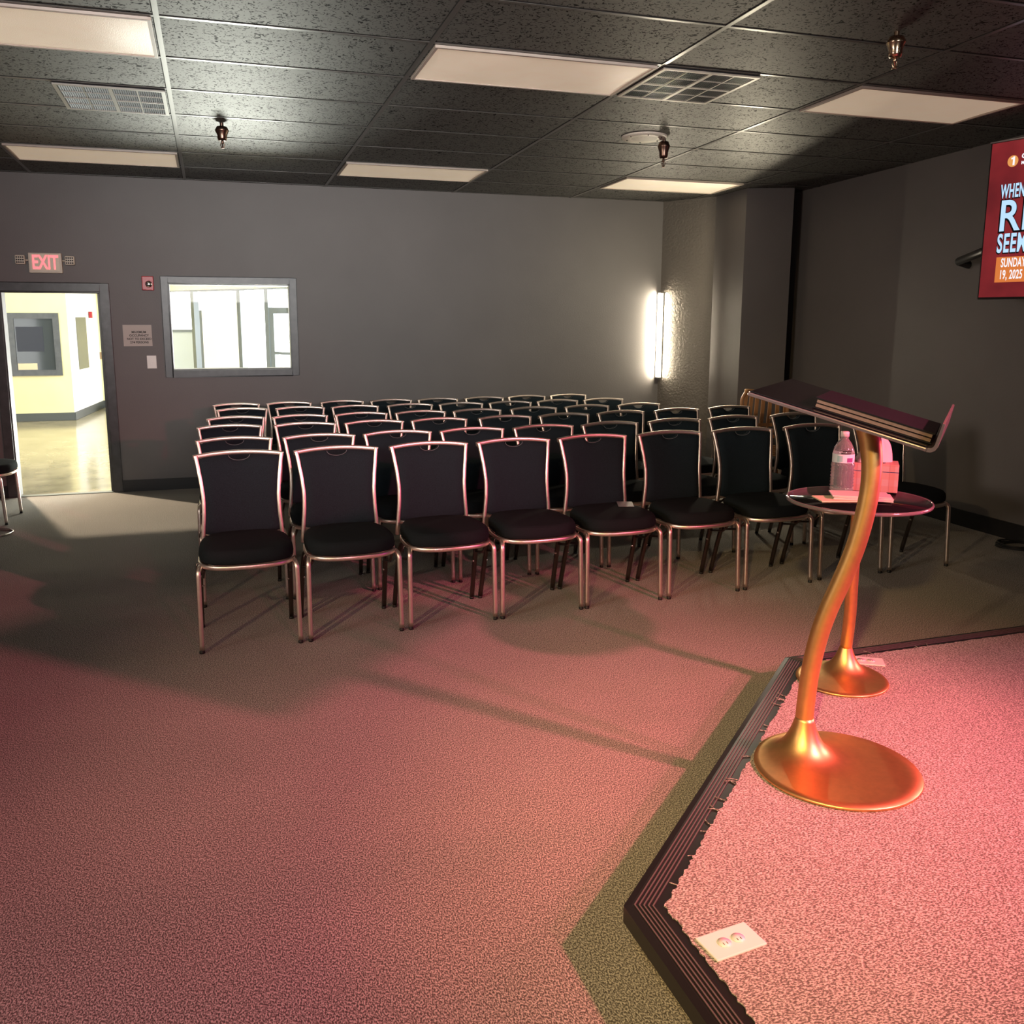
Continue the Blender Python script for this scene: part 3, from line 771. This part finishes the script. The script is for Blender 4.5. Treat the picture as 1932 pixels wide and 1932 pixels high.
ROWS = [
[((365,856.5),(537,849)),((546,849.5),(706,841)),((730,840.5),(880,833)),((889,834),(1031,826)),((1043,826),(1178,819)),((1191,820),(1320,813.5)),((1328,813),(1448,808)),((1469,803.5),(1586,799)),((1594,799.6),(1706,796))],
[((369,832),(516,822)),((541,823),(678,820)),((682,816),(812,811)),((826,811),(950,806)),((966,806),(1085,801)),((1094,802),(1208,795.5)),((1219,796),(1327,789)),((1333,789),(1433,782)),((1449,782),(1546,780))],
[((371,806),(497,801)),((516,801),(637,797)),((649,797),(765,792)),((773,792),(883,788)),((900,787),(1006,784)),((1014,783.5),(1115,780)),((1123,779),(1220,774)),((1230,775),(1323,770)),((1330,770),(1421,764))],
[((390,788),(503,785)),((513,787),(619,782.5)),((629.5,780.5),(733,777)),((744,778),(843,775)),((853,776),(947,772)),((961,771),(1053,768)),((1063,767),(1152,763)),((1162,763),(1249,760))],
[((409,772),(505,769.6)),((518.5,769.6),(615,767)),((623,767),(717,765)),((730,763),(820,762)),((826,763),(913,759.5)),((919.6,760.7),(1003,758)),((1011,756),(1092.5,753.6)),((1099.5,754),(1177,750))],
[((400,763),(492,762)),((501,760),(590,758)),((602,757),(688.5,756)),((696,755),(780,754)),((786,754.5),(865,752)),((875,751.4),(952.5,749.4)),((956,748),(1030,745.5)),((1036,745),(1107,743))]]
RNAME = ['front row', 'second row from the front', 'third row from the front', 'fourth row from the front', 'row just before the back row', 'back row by the wall']
ORD = ['first', 'second', 'third', 'fourth', 'fifth', 'sixth', 'seventh', 'eighth', 'ninth']
CH = {}
RZ1 = [.02, .045, .045, .05, .045, .04, .03, .03, .03]
first = True
for ri, row in enumerate(ROWS):
    ztop = .885
    s = 1.
    for it in range(30):        # one scale per row so the backs have their seen width
        ws = [(onz(*b, ztop*s).xy-onz(*a, ztop*s).xy).length for a, b in row]
        wm = sorted(ws)[len(ws)//2]
        s = .5*s+.5*(wm/.457)
    s = max(.9, min(1.03, s))
    mids = [((a[0]+b[0])/2, (a[1]+b[1])/2) for a, b in row]
    W_ = [onz(*m_, ztop*s) for m_ in mids]
    PX_ = []
    X_ = np.array([p.x for p in W_]); Y_ = np.array([p.y for p in W_])
    cf = np.polyfit(X_, Y_, 2 if ri in (1, 2) else 1)
    xs0 = []
    for ci, m_ in enumerate(mids):
        y_ = .75*float(np.polyval(cf, X_[ci]))+.25*Y_[ci]; d = ray(*m_); xs0.append(d[0]*y_/d[1])
    if ri == 0:
        ft = [.104, .640, 1.147, 1.644, 2.148, 2.668, 3.209, 3.73, 4.267]
        xs0 = [.55*a_+.45*(b_-.24*RZ1[k_]) for k_, (a_, b_) in enumerate(zip(xs0, ft))]
    for it in range(60):          # neighbours may touch but not run into each other
        for k_ in range(len(xs0)-1):
            gap = .492*s-(xs0[k_+1]-xs0[k_])
            if gap > 0: xs0[k_] -= gap*.5; xs0[k_+1] += gap*.5
    for ci, m_ in enumerate(mids):
        y_ = float(np.polyval(cf, X_[ci])); y_ = .75*y_+.25*Y_[ci]
        x_ = xs0[ci]
        slope = float(np.polyval(np.polyder(cf), X_[ci])); rz = (RZ1[ci] if ri == 0 else math.atan(slope)*.8+.02+random.uniform(-.012, .012))
        off = Vector((0, .240*s, 0)); off.rotate(Matrix.Rotation(rz, 3, 'Z'))
        n = len(row)
        pos = ('leftmost' if ci == 0 else 'rightmost' if ci == n-1 else ORD[ci]+' from the left')
        o = proto if first else copy_tree(proto); first = False
        o.location = (x_-off.x, y_-off.y, 0); o.rotation_euler = (0, 0, rz); o.scale = (s*.965, s, s)
        tag(o, f'black banquet chair, {pos} in the {RNAME[ri]}', 'chair', 'banquet chairs set out in rows')
        CH[(ri, ci)] = o
# two chairs at the left wall, facing right
for k, (x, y, rz, lb_) in enumerate([(-1.745, 7.87, PI/2-.06, 'black padded chair by the open doorway, partly cut off at the left')]):
    o = copy_tree(proto); o.location = (x, y, 0); o.rotation_euler = (0, 0, rz); o.scale = (.92, .92, .92)
    tag(o, lb_, 'chair')
# leaflet on a front-row seat
p = onz(1189, 974, .51)
c5 = CH[(0, 4)]
lf = MB().box((-.045, -.07, 0), (.045, .07, .002)).build('leaflet', mat('grey card', (.16, .16, .17), .5)); lf.location = (c5.location.x+.12, c5.location.y+.05, .508*c5.scale.z+.0005); lf.rotation_euler = (0, 0, -.35)
tag(lf, 'grey leaflet lying on the seat of the fifth front-row chair', 'leaflet')
# ring stand at left
rp = onz(4, 1007, 0)
rs = thing('floor_stand', 'floor stand with a round metal ring base beside the doorway chair', 'stand', (rp.x-.06, rp.y, 0))
MB().tube([(.13*math.cos(2*PI*i/40), .13*math.sin(2*PI*i/40), .008) for i in range(41)], .008, caps=False).build('ring_base', CHROME, rs)
MB().tube([(-.13, 0, .008), (-.14, 0, .35), (-.14, 0, .9)], .009).build('pole', RUBBER, rs)

# wooden slatted chair behind the rows on the right
wy = 7.05
wl, wr_ = ony(1403, 735, wy), ony(1484, 755, wy)
wc = thing('wooden_chair', 'orange slatted wooden chair behind the rows, near the corner column', 'chair', ((wl.x+wr_.x)/2, wy, 0), -.1)
wz = wl.z-.01; wh = (wr_.x-wl.x)/2
n7 = 7
for k in range(n7):
    x = -wh+.05+k*(2*wh-.08)/(n7-1); bulge = .045*math.sin(PI*k/(n7-1))
    zt_ = wz-.01-.05*(k/(n7-1)); sl = MB(); P_ = []
    for i in range(11):
        t = i/10; z = zt_-(.34)*t; wdt = .017*(1 if t < .72 else 1-.85*((t-.72)/.28)); xo = x-.012*math.sin(PI*t*1.1)*(1-k/3)
        P_.append([(xo-wdt, bulge+.03*t*t, z), (xo+wdt, bulge+.03*t*t, z), (xo+wdt, bulge+.012+.03*t*t, z), (xo-wdt, bulge+.012+.03*t*t, z)])
    sl.grid(P_, True, False); sl.add(P_[0], [(0, 1, 2, 3)]); sl.add(P_[-1], [(3, 2, 1, 0)])
    sl.build('back_slat', WOOD, wc)
MB().tube(catmull([(-wh+.01, .0, wz-.20), (-wh, .0, wz-.09), (-wh+.035, .0, wz-.015), (-wh+.06, .02, wz), (0, .055, wz-.02), (wh-.03, .02, wz-.055), (wh, 0, wz-.16), (wh-.01, 0, wz-.3)]), .012, up=(0, 1, 0), sq=True).build('back_hoop', WOOD, wc)
for k in range(6):
    z = wz-.38-.03*k; y = .02-.085*k
    MB().box((-wh+.03, y-.03, .42-.004*k), (wh-.03, y+.025, .438-.004*k)).build('seat_slat', WOOD, wc, .003)
for k in range(3): MB().box((-wh+.04, .045, .50+.055*k), (wh-.04, .06, .53+.055*k)).build('lower_back_slat', WOOD, wc, .003)
for s in (-1, 1):
    MB().tube([(s*(wh-.03), -.42, .0), (s*(wh-.03), -.40, .43)], .018, sq=True).build('leg', WOOD, wc)
    MB().tube([(s*(wh-.03), .12, .0), (s*(wh-.03), .055, .43), (s*(wh-.035), .05, wz-.25)], .018, sq=True).build('leg', WOOD, wc)

# ================================================================== WALL THINGS
# exit sign with two emergency heads
e0, e1 = ony(54, 477, YB), ony(120, 516, YB)
ex = thing('exit_sign', 'beige exit sign with red letters and two lamp heads above the doorway', 'exit sign', ((e0.x+e1.x)/2, YB, (e0.z+e1.z)/2))
hw_, hh_ = (e1.x-e0.x)/2, (e0.z-e1.z)/2
MB().box((-hw_, -.05, -hh_), (hw_, -.001, hh_)).build('sign_body', BEIGEP, ex, .006)
MB().box((-hw_+.018, -.0535, -hh_+.018), (hw_-.018, -.05, hh_-.012)).build('sign_face', EXITF, ex, .001)
RXZ = Matrix(((1, 0, 0, 0), (0, 0, -1, 0), (0, 1, 0, 0), (0, 0, 0, 1)))
text('EXIT', 'lettering', EXITR, ex, Matrix.Translation((0.0, -.0545, -hh_+.034)) @ RXZ, .165, .62, .001, .003, 'CENTER', .97)
for s in (-1, 1):
    cx_ = s*(hw_+.062)
    hd = MB().box((cx_-.038, -.06, -.014), (cx_+.038, -.015, .062)).build('lamp_head', BEIGEP, ex, .01)
    dots = MB()
    for i in range(3):
        for j in range(4): dots.lathe([(.0005, 0), (.0078, 0), (.0078, .001)], (0, 0, 0), 10).v
    d2 = MB()
    for i in range(4):
        for j in range(3):
            m3 = MB().lathe([(.0005, 0), (.0065, 0), (.0065, .0015), (.0005, .0015)], n=10)
            m3.xf(Matrix.Translation((cx_-.024+i*.016, -.0605, .002+j*.021)) @ Matrix.Rotation(PI/2, 4, 'X')); d2.add(m3.v, m3.f)
    d2.build('lamp_lens', INK, hd, weld=False)
    MB().tube([(s*(hw_-.005), -.03, .02), (s*(hw_+.03), -.03, .02)], .008).build('lamp_arm', BEIGEP, ex)
# fire alarm
a0, a1 = ony(267, 521, YB), ony(291, 548, YB)
fa = thing('fire_alarm', 'red square fire alarm strobe on wall between doorway and inner window', 'fire alarm', ((a0.x+a1.x)/2, YB, (a0.z+a1.z)/2))
hw_, hh_ = (a1.x-a0.x)/2, (a0.z-a1.z)/2
MB().box((-hw_, -.035, -hh_), (hw_, -.001, hh_)).build('alarm_body', RED, fa, .006)
MB().lathe([(.001, 0), (.030, 0), (.026, .012), (.012, .018), (.001, .018)], n=20).xf(Matrix.Translation((.008, -.035, -.008)) @ Matrix.Rotation(PI/2, 4, 'X')).build('strobe_lens', CHROME, fa)
for i in range(2): MB().box((-.012, -.0555, -.022+i*.018), (.028, -.0535, -.014+i*.018)).build('strobe_bar', INK, fa)
# occupancy notice
n0, n1 = ony(231, 613, YB), ony(288, 653, YB)
nt_ = thing('occupancy_sign', 'white paper notice with four printed lines, beside the doorway', 'notice', ((n0.x+n1.x)/2, YB, (n0.z+n1.z)/2))
hw_, hh_ = (n1.x-n0.x)/2, (n0.z-n1.z)/2
MB().box((-hw_, -.004, -hh_), (hw_, -.001, hh_)).build('paper_sheet', mat('pinkish paper', (.52, .47, .43), .7), nt_)
for k, ln in enumerate(['MAXIMUM', 'OCCUPANCY', 'NOT TO EXCEED', '274 PERSONS']):
    text(ln, 'lettering', INK, nt_, Matrix.Translation((.012, -.0052, .022-.030*k)) @ RXZ, .026, 1., .0003, .0006, 'CENTER')
# light switch
s0, s1 = ony(278, 671, YB), ony(295, 695, YB)
sw_ = thing('light_switch', 'white light switch plate below the notice, beside inner window', 'light switch', ((s0.x+s1.x)/2, YB, (s0.z+s1.z)/2))
MB().box((-.040, -.007, -.058), (.040, -.001, .058)).build('switch_plate', WHITEP, sw_, .003)
MB().box((-.016, -.010, -.034), (.016, -.007, .034)).build('rocker', WHITEP, sw_, .002)

# tube light in the corner
tl_ = thing('tube_light', 'lit vertical white tube light in the corner beside the column', 'light', (4.50, YB, .0))
MB().tube([(.0, -.042, .965), (.0, -.042, 1.825)], .015, n=16, up=(0, 1, 0)).build('lit_tube', TUBE, tl_)
MB().box((-.012, -.022, .955), (.034, -.001, 1.835)).hexa([(.016, -.096, .955), (.040, -.082, .955), (.039, -.080, .955), (.015, -.094, .955), (.016, -.096, 1.835), (.040, -.082, 1.835), (.039, -.080, 1.835), (.015, -.094, 1.835)]).box((-.012, -.095, .945), (.04, -.001, .957)).box((-.012, -.095, 1.833), (.04, -.001, 1.845)).build('housing', HOUS, tl_)

# ================================================================== CEILING THINGS
def cthing(name, label, cat, group, X, Y, m=0.):
    return thing(name, label, cat, (X, Y, ceilz(X, Y)-.0045), 0, group)
def ceil_tilt(o): o.rotation_euler = (math.atan(-.0235), 0, 0)
CL = [(-1, 0, 'unlit ceiling light panel at the upper left, nearest the camera'), (-1, 5, 'unlit ceiling light panel above the doorway, against the back wall'),
      (1, 0, 'unlit ceiling light panel joined to the black vent, top centre'), (1, 5, 'unlit narrow-looking ceiling light panel by the back wall, above the chairs'),
      (3, 0, 'unlit ceiling light panel beside the television, half in shadow'), (3, 5, 'warmly lit ceiling panel nearest the corner column and tube light')]
proto_l = None
for c, r, lb_ in CL:
    X, Y = (gx(c)+gx(c+1))/2, (gy(r)+gy(r+1))/2
    if proto_l is None:
        t = cthing('ceiling_light', lb_, 'ceiling light', 'recessed ceiling light panels', X, Y); ceil_tilt(t)
        hx, hy = GDX/2-.022, GDY/2-.018
        fr = MB(); b_ = .017
        fr.box((-hx, -hy, -.012), (-hx+b_, hy, .002)); fr.box((hx-b_, -hy, -.012), (hx, hy, .002)); fr.box((-hx+b_, -hy, -.012), (hx-b_, -hy+b_, .002)); fr.box((-hx+b_, hy-b_, -.012), (hx-b_, hy, .002))
        fr.build('frame', LFRAME, t, .002)
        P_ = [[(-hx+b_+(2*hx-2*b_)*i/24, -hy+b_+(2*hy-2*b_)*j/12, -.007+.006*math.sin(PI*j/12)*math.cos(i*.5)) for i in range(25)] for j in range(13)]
        MB().grid(P_).build('diffuser', DIFF, t)  # panel is off, its glow is put into the material
        proto_l = t
    else:
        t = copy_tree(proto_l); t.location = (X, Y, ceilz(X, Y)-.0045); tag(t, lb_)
def vent(X, Y, label, bladem, framem, diag):
    t = cthing('ceiling_vent', label, 'vent', 'square ceiling air vents', X, Y); ceil_tilt(t)
    h = .288
    MB().box((-h, -h, -.004), (h, h, .002)).build('backing', VENTD, t)
    fr = MB(); b_ = .02
    fr.box((-h, -h, -.012), (-h+b_, h, -.004)); fr.box((h-b_, -h, -.012), (h, h, -.004)); fr.box((-h+b_, -h, -.012), (h-b_, -h+b_, -.004)); fr.box((-h+b_, h-b_, -.012), (h-b_, h, -.004))
    fr.box((-.011, -h+b_, -.0125), (.011, h-b_, -.004)); fr.box((-h+b_, -.007, -.0125), (-.011, .007, -.004)); fr.box((.011, -.007, -.0125), (h-b_, .007, -.004))
    fr.build('frame', framem, t)
    dv = MB()
    for x in (-.14, .14): dv.box((x-.003, -h+b_, -.0118), (x+.003, h-b_, -.004))
    for y in (-.14, .14): dv.box((-h+b_, y-.002, -.0116), (h-b_, y+.002, -.004))
    dv.build('divider_bar', framem, t, weld=False)
    bl = MB()
    for k in range(46):
        x = -h+b_+.006+k*.012
        if x > h-b_: break
        bl.hexa([(x, -h+b_, -.0105), (x+.0015, -h+b_, -.0105), (x+.0015, h-b_, -.0105), (x, h-b_, -.0105), (x+.005, -h+b_, -.0045), (x+.0065, -h+b_, -.0045), (x+.0065, h-b_, -.0045), (x+.005, h-b_, -.0045)])
    bl.build('louvre_blade', bladem, t, weld=False)
    return t
vent(gx(0)-.31, gy(2.5), 'grey square ceiling vent at upper left, over the doorway side', VENTB, VENTF, 0)
vent(gx(2)+.30, gy(.5), 'black square ceiling vent beside the top centre light panel', VENTS, mat('tan vent frame', (.40, .36, .30), .4), 1)
# ceiling speaker
sp = (onz(1172, 257, 2.83)+onz(1259, 257, 2.83))/2
t = cthing('ceiling_speaker', 'round white speaker grille in the ceiling above the tube light side', 'speaker', None, sp.x, sp.y); ceil_tilt(t)
MB().lathe([(.09, -.012), (.150, -.012), (.158, -.006), (.158, .003)], n=48, cap=False).build('rim', SPKW, t)
MB().lathe([(.001, -.017), (.05, -.016), (.09, -.012)], n=48, cap=False).build('grille', mat('speaker cone grille', (.60, .54, .46), .5, noise=(300, .25)), t)
sc_ = MB()
for k in range(6): sc_.sphere((.125*math.cos(k*PI/3+.3), .125*math.sin(k*PI/3+.3), -.0125), .005, 5)
sc_.build('screw', INK, t, weld=False)
# sprinklers
def sprinkler(px, py, L_, label, m_, px2=None):
    p = onz(px, py, 2.815)
    t = cthing('ceiling_sprinkler', label, 'sprinkler', 'pendant fire sprinklers', p.x, p.y)
    k = L_/.19
    MB().lathe([(.012, .004), (.012, -.03*k)], n=16, cap=False).build('pipe', m_, t)
    MB().lathe([(.013, -.02*k), (.032, -.022*k), (.044, -.05*k), (.042, -.055*k), (.030, -.088*k), (.031, -.105*k), (.026, -.125*k), (.012, -.126*k)], n=24).build('escutcheon', m_, t)
    hd = MB().lathe([(.001, -.12*k), (.009, -.12*k), (.009, -.145*k), (.004, -.15*k), (.004, -.175*k), (.001, -.175*k)], n=12)
    hd.tube([(-.009, 0, -.142*k), (-.014, 0, -.158*k), (-.004, 0, -.178*k)], .003, n=6, up=(0, 1, 0)); hd.tube([(.009, 0, -.142*k), (.014, 0, -.158*k), (.004, 0, -.178*k)], .003, n=6, up=(0, 1, 0))
    hd.lathe([(.001, -.178*k), (.013, -.178*k), (.013, -.182*k), (.001, -.182*k)], n=14)
    hd.build('sprinkler_head', m_, t, weld=False)
sprinkler(418, 233, .16, 'dark bronze ceiling sprinkler above the inner window', BRONZE)
sprinkler(1253, 264, .205, 'dark bronze ceiling sprinkler hanging next to the round speaker', BRONZE)
sprinkler(1690, 90, .165, 'bright brass ceiling sprinkler next to the light panel by the television', BRASS)

# ================================================================== TELEVISION
tlx = 4.93
TLb, TLt = onx(1852, 565, tlx), onx(1862, 265, tlx)
tz0, tz1 = TLb.z, TLt.z-.02
ty = (TLb.y+TLt.y)/2
tvw = (tz1-tz0)*16/9
tang = math.atan2(-.98, .199)
tv = thing('television', 'large wall mounted television showing a red slide, cut off at right', 'television', (tlx, ty, tz0), tang)
th_ = tz1-tz0
# local: x along screen (left edge to right edge as seen), +y is to the left of travel = away from viewers or towards?  viewers are on -X side => local -y
MB().box((0, 0, 0), (tvw, .05, th_)).build('casing', TVB, tv, .004)
scn_ = MB().box((.012, -.004, .014), (tvw-.012, .001, th_-.012)).build('screen', SCREEN, tv)
MB().box((-.002, -.006, th_-.008), (tvw, .0, th_)).build('top_edge', mat('silver edge', (.6, .58, .6), .3, metal=.7), tv)
TX = Matrix(((1, 0, 0, 0), (0, 0, -1, -.0065), (0, 1, 0, 0), (0, 0, 0, 1)))
def tvt(body, x, z, size, m, xs, off, sh=True, space=1.):
    if sh:
        text(body, 'lettering_shadow', SCRSH, scn_, Matrix.Translation((x-.004, .0015, z-.004)) @ TX, size, xs, .0004, off+.003*size/.1, 'LEFT', space)
    text(body, 'lettering', m, scn_, Matrix.Translation((x, -.0012, z)) @ TX, size, xs, .0004, off, 'LEFT', space)
kx = tvw
tvt('WHEN L', .104, th_*.640, .120, SCRW, .42, .003, True, 1.10)
tvt('RE', .102, th_*.435, .275, SCRW, .88, .004, True, 1.05)
tvt('SEEM', .110, th_*.300, .165, SCRW, .50, .004, True, 1.12)
bd = MB().box((.115, -.0062, th_*.108), (.62, -.0042, th_*.268)).build('date_badge', SCRO, scn_, .0006)
tvt('SUNDAY O', .150, th_*.205, .080, SCRWH, .50, .0015, False, 1.06)
tvt('19, 2025', .145, th_*.130, .080, SCRWH, .53, .0015, False, 1.06)
MB().lathe([(.001, 0), (.042, 0), (.042, .001), (.001, .001)], n=32).xf(Matrix.Translation((.164, -.005, th_*.862)) @ Matrix.Rotation(PI/2, 4, 'X') @ Matrix.Scale(.85, 4)).build('logo', mat('lit orange logo', (.1, .05, .02), .4, emit=(.85, .36, .10), emit_s=.9), scn_)
MB().box((.165, -.0075, th_*.862-.026), (.177, -.0055, th_*.862+.028)).box((.153, -.0075, th_*.862+.012), (.166, -.0055, th_*.862+.022)).build('logo_mark', SCRWH, scn_)
tvt('CHOS', .222, th_*.872, .040, SCRWH, 1.0, .0015, False)
tvt('M I N', .222, th_*.835, .028, SCRWH, 1.0, .0006, False, 1.2)
# mount arm, from behind the screen to the wall
pa = onx(1816, 494, 5.35)
arm = MB()
pw = Vector((xr(pa.y)-.004, pa.y+.02, pa.z-.02)); m1 = Vector((tlx+.06, ty-.03, pa.z+.05)); m2 = Vector((tlx+.12, ty-.5, pa.z+.10))
arm.tube([local(tv, v) for v in (pw-Vector((.03, 0, 0)), pa+Vector((-.06, -.02, 0)), m1, m2)], .022, .03, n=10)
arm.build('mount_arm', TVB, tv)
MB().box((.35, .05, .25), (.9, .09, .65)).build('mount_plate', TVB, tv)

# cable coil on the floor by the right wall
cpos = onz(1922, 1034, 0)
pts = []
for i in range(70):
    a = 2*PI*i/22; r = .12+.012*math.sin(i*.9)
    pts.append((cpos.x+r*1.2*math.cos(a), cpos.y+r*math.sin(a), .008+.0105*(i/22.)))
pts = [(min(x, xr(y)-.03), y, z) for x, y, z in pts]
tag(MB().tube(pts, .006, n=6).build('cable_coil', RUBBER), 'coil of black cable on the carpet beside the right wall base', 'cable')

# ================================================================== LIGHTS
def look(o, target):
    d = Vector(target)-o.location; o.rotation_euler = d.to_track_quat('-Z', 'Y').to_euler()
def spot(name, loc, target, power, col, ang, blend=.3, r=.05):
    l = bpy.data.lights.new(name, 'SPOT'); l.energy = power; l.color = col; l.spot_size = math.radians(ang); l.spot_blend = blend; l.shadow_soft_size = r
    o = bpy.data.objects.new(name, l); COL.objects.link(o); o.location = loc; look(o, target); return o
def area(name, loc, target, power, col, sx, sy, spread=180):
    l = bpy.data.lights.new(name, 'AREA'); l.energy = power; l.color = col; l.shape = 'RECTANGLE'; l.size = sx; l.size_y = sy; l.spread = math.radians(spread)
    o = bpy.data.objects.new(name, l); COL.objects.link(o); o.location = loc; look(o, target); return o
# stage lights
spot('pink_floor_lamp', (3.2, .78, 2.2), (.35, 3.6, 0), 740, (1, .165, .235), 78, .9, .05)
spot('pink_front_fill', (1.3, -1.3, 2.65), (1.0, 4.5, 0), 220, (1, .13, .27), 30, 1., .05)  # weak fill added to bring pink under the front chairs
spot('pink_stage_fill', (3.8, -.8, 2.6), (2.6, 1.6, 0), 629.8, (1, 0.13, 0.27), 56, .9, .05)  # extra spot added to keep the stage carpet pink
spot('pink_side_lamp', (5.3, 2.35, 1.5), (.2, 2.4, 0), 600, (1, .16, .21), 40, 1., .3)
spot('magenta_side_lamp', (5.0, 1.6, .8), (2.0, 2.6, .3), 45, (1, .04, .6), 60, .8, .05)
spot('warm_stage_lamp', (-.8, -.8, 2.7), (1.75, 2.5, 0), 850, (1, .66, .24), 36, 1., .05)
spot('warm_left_lamp', (-2.6, .2, 2.65), (1.9, 4.7, .2), 430, (1, .7, .36), 44, 1., .05)
# added half-space lamp in mid-air, no fixture, edges the warm light on the ceiling
lp = Vector((4.56, 7.22, 1.95))
spot('added_corner_wash', lp, lp+Vector((-.966, .26, .0)), 52, (1, .88, .64), 179.9, 0., .08)
# lobby
area('lobby_ceiling_fill', (-1.8, 13.2, LZ-.02), (-1.8, 13.2, 0), 85, (1., .97, .84), 2.5, 3.)  # unseen area light added to brighten the lobby
area('lobby_entry_fill', (0.4, 11.2, LZ-.02), (.4, 11.2, 0), 60, (1., .98, .9), 2.5, 2.)  # unseen area light added to brighten the lobby near the window
area('lobby_daylight_fill', (1.0, 14.4, 1.2), (-1.9, 15.8, 1.0), 110, (.92, .97, 1.), 2.4, 1.8)  # area light added inside the lobby to boost storefront daylight
spot('lobby_door_lamp', (-2.0, 9.89, 2.65), (-.75, 7.5, 0), 804.5, (1, 0.83, 0.62), 50, .3, .03)
area('added_window_glare', (.75, 11.5, .36), (.1, 8.9, 1.4), 340, (.97, 1, .88), 1.8, .7)  # hidden area light below the sightline, stands in for daylight bounced onto the ceiling
area('added_sill_glare', (.45, 9.6, .35), (.15, 8.9, 1.5), 9, (.95, 1., .97), 1.3, .4)  # second hidden light, carries the ceiling glare up to the back wall
area('near_floor_fill', (-.6, .9, 2.7), (-.3, 1.6, 0), 9, (1., .92, .82), 1., 1., 110)  # unseen fill added above the room floor near the camera
# soft room fill
area('room_fill_front', (.2, -2.0, 2.25), (1.0, 8.8, 2.5), 34, (1, .96, .93), 3.5, .8, 38)
area('right_wall_fill', (-3.2, 2.2, 1.8), (5.4, 6.2, 1.4), 15.5, (1, 0.86, 0.74), 1.2, .8, 60)  # unseen area light added to lift the right wall

wd = bpy.data.worlds.new('bright overcast'); wd.use_nodes = True
wd.node_tree.nodes['Background'].inputs['Color'].default_value = (1., 1., 1., 1); wd.node_tree.nodes['Background'].inputs['Strength'].default_value = 6.
scn.world = wd

# ================================================================== CAMERA
cam = bpy.data.cameras.new('camera'); co = bpy.data.objects.new('camera', cam); COL.objects.link(co)
cam.sensor_width = 36; cam.sensor_fit = 'HORIZONTAL'; cam.lens = F/1932*36
cam.shift_x = (966-PPX)/1932; cam.shift_y = (PPY-966)/1932; cam.clip_start = .02; cam.clip_end = 200
Rm = Matrix(((CM[0][0], -CM[1][0], -CM[2][0]), (CM[0][1], -CM[1][1], -CM[2][1]), (CM[0][2], -CM[1][2], -CM[2][2])))
co.matrix_world = Matrix.Translation((0, 0, H)) @ Rm.to_4x4()
scn.camera = co
scn.view_settings.view_transform = 'Standard'; scn.view_settings.look = 'None'; scn.view_settings.exposure = 0.
scn.cycles.use_denoising = True
scn.cycles.max_bounces = 8; scn.cycles.sample_clamp_indirect = 6.
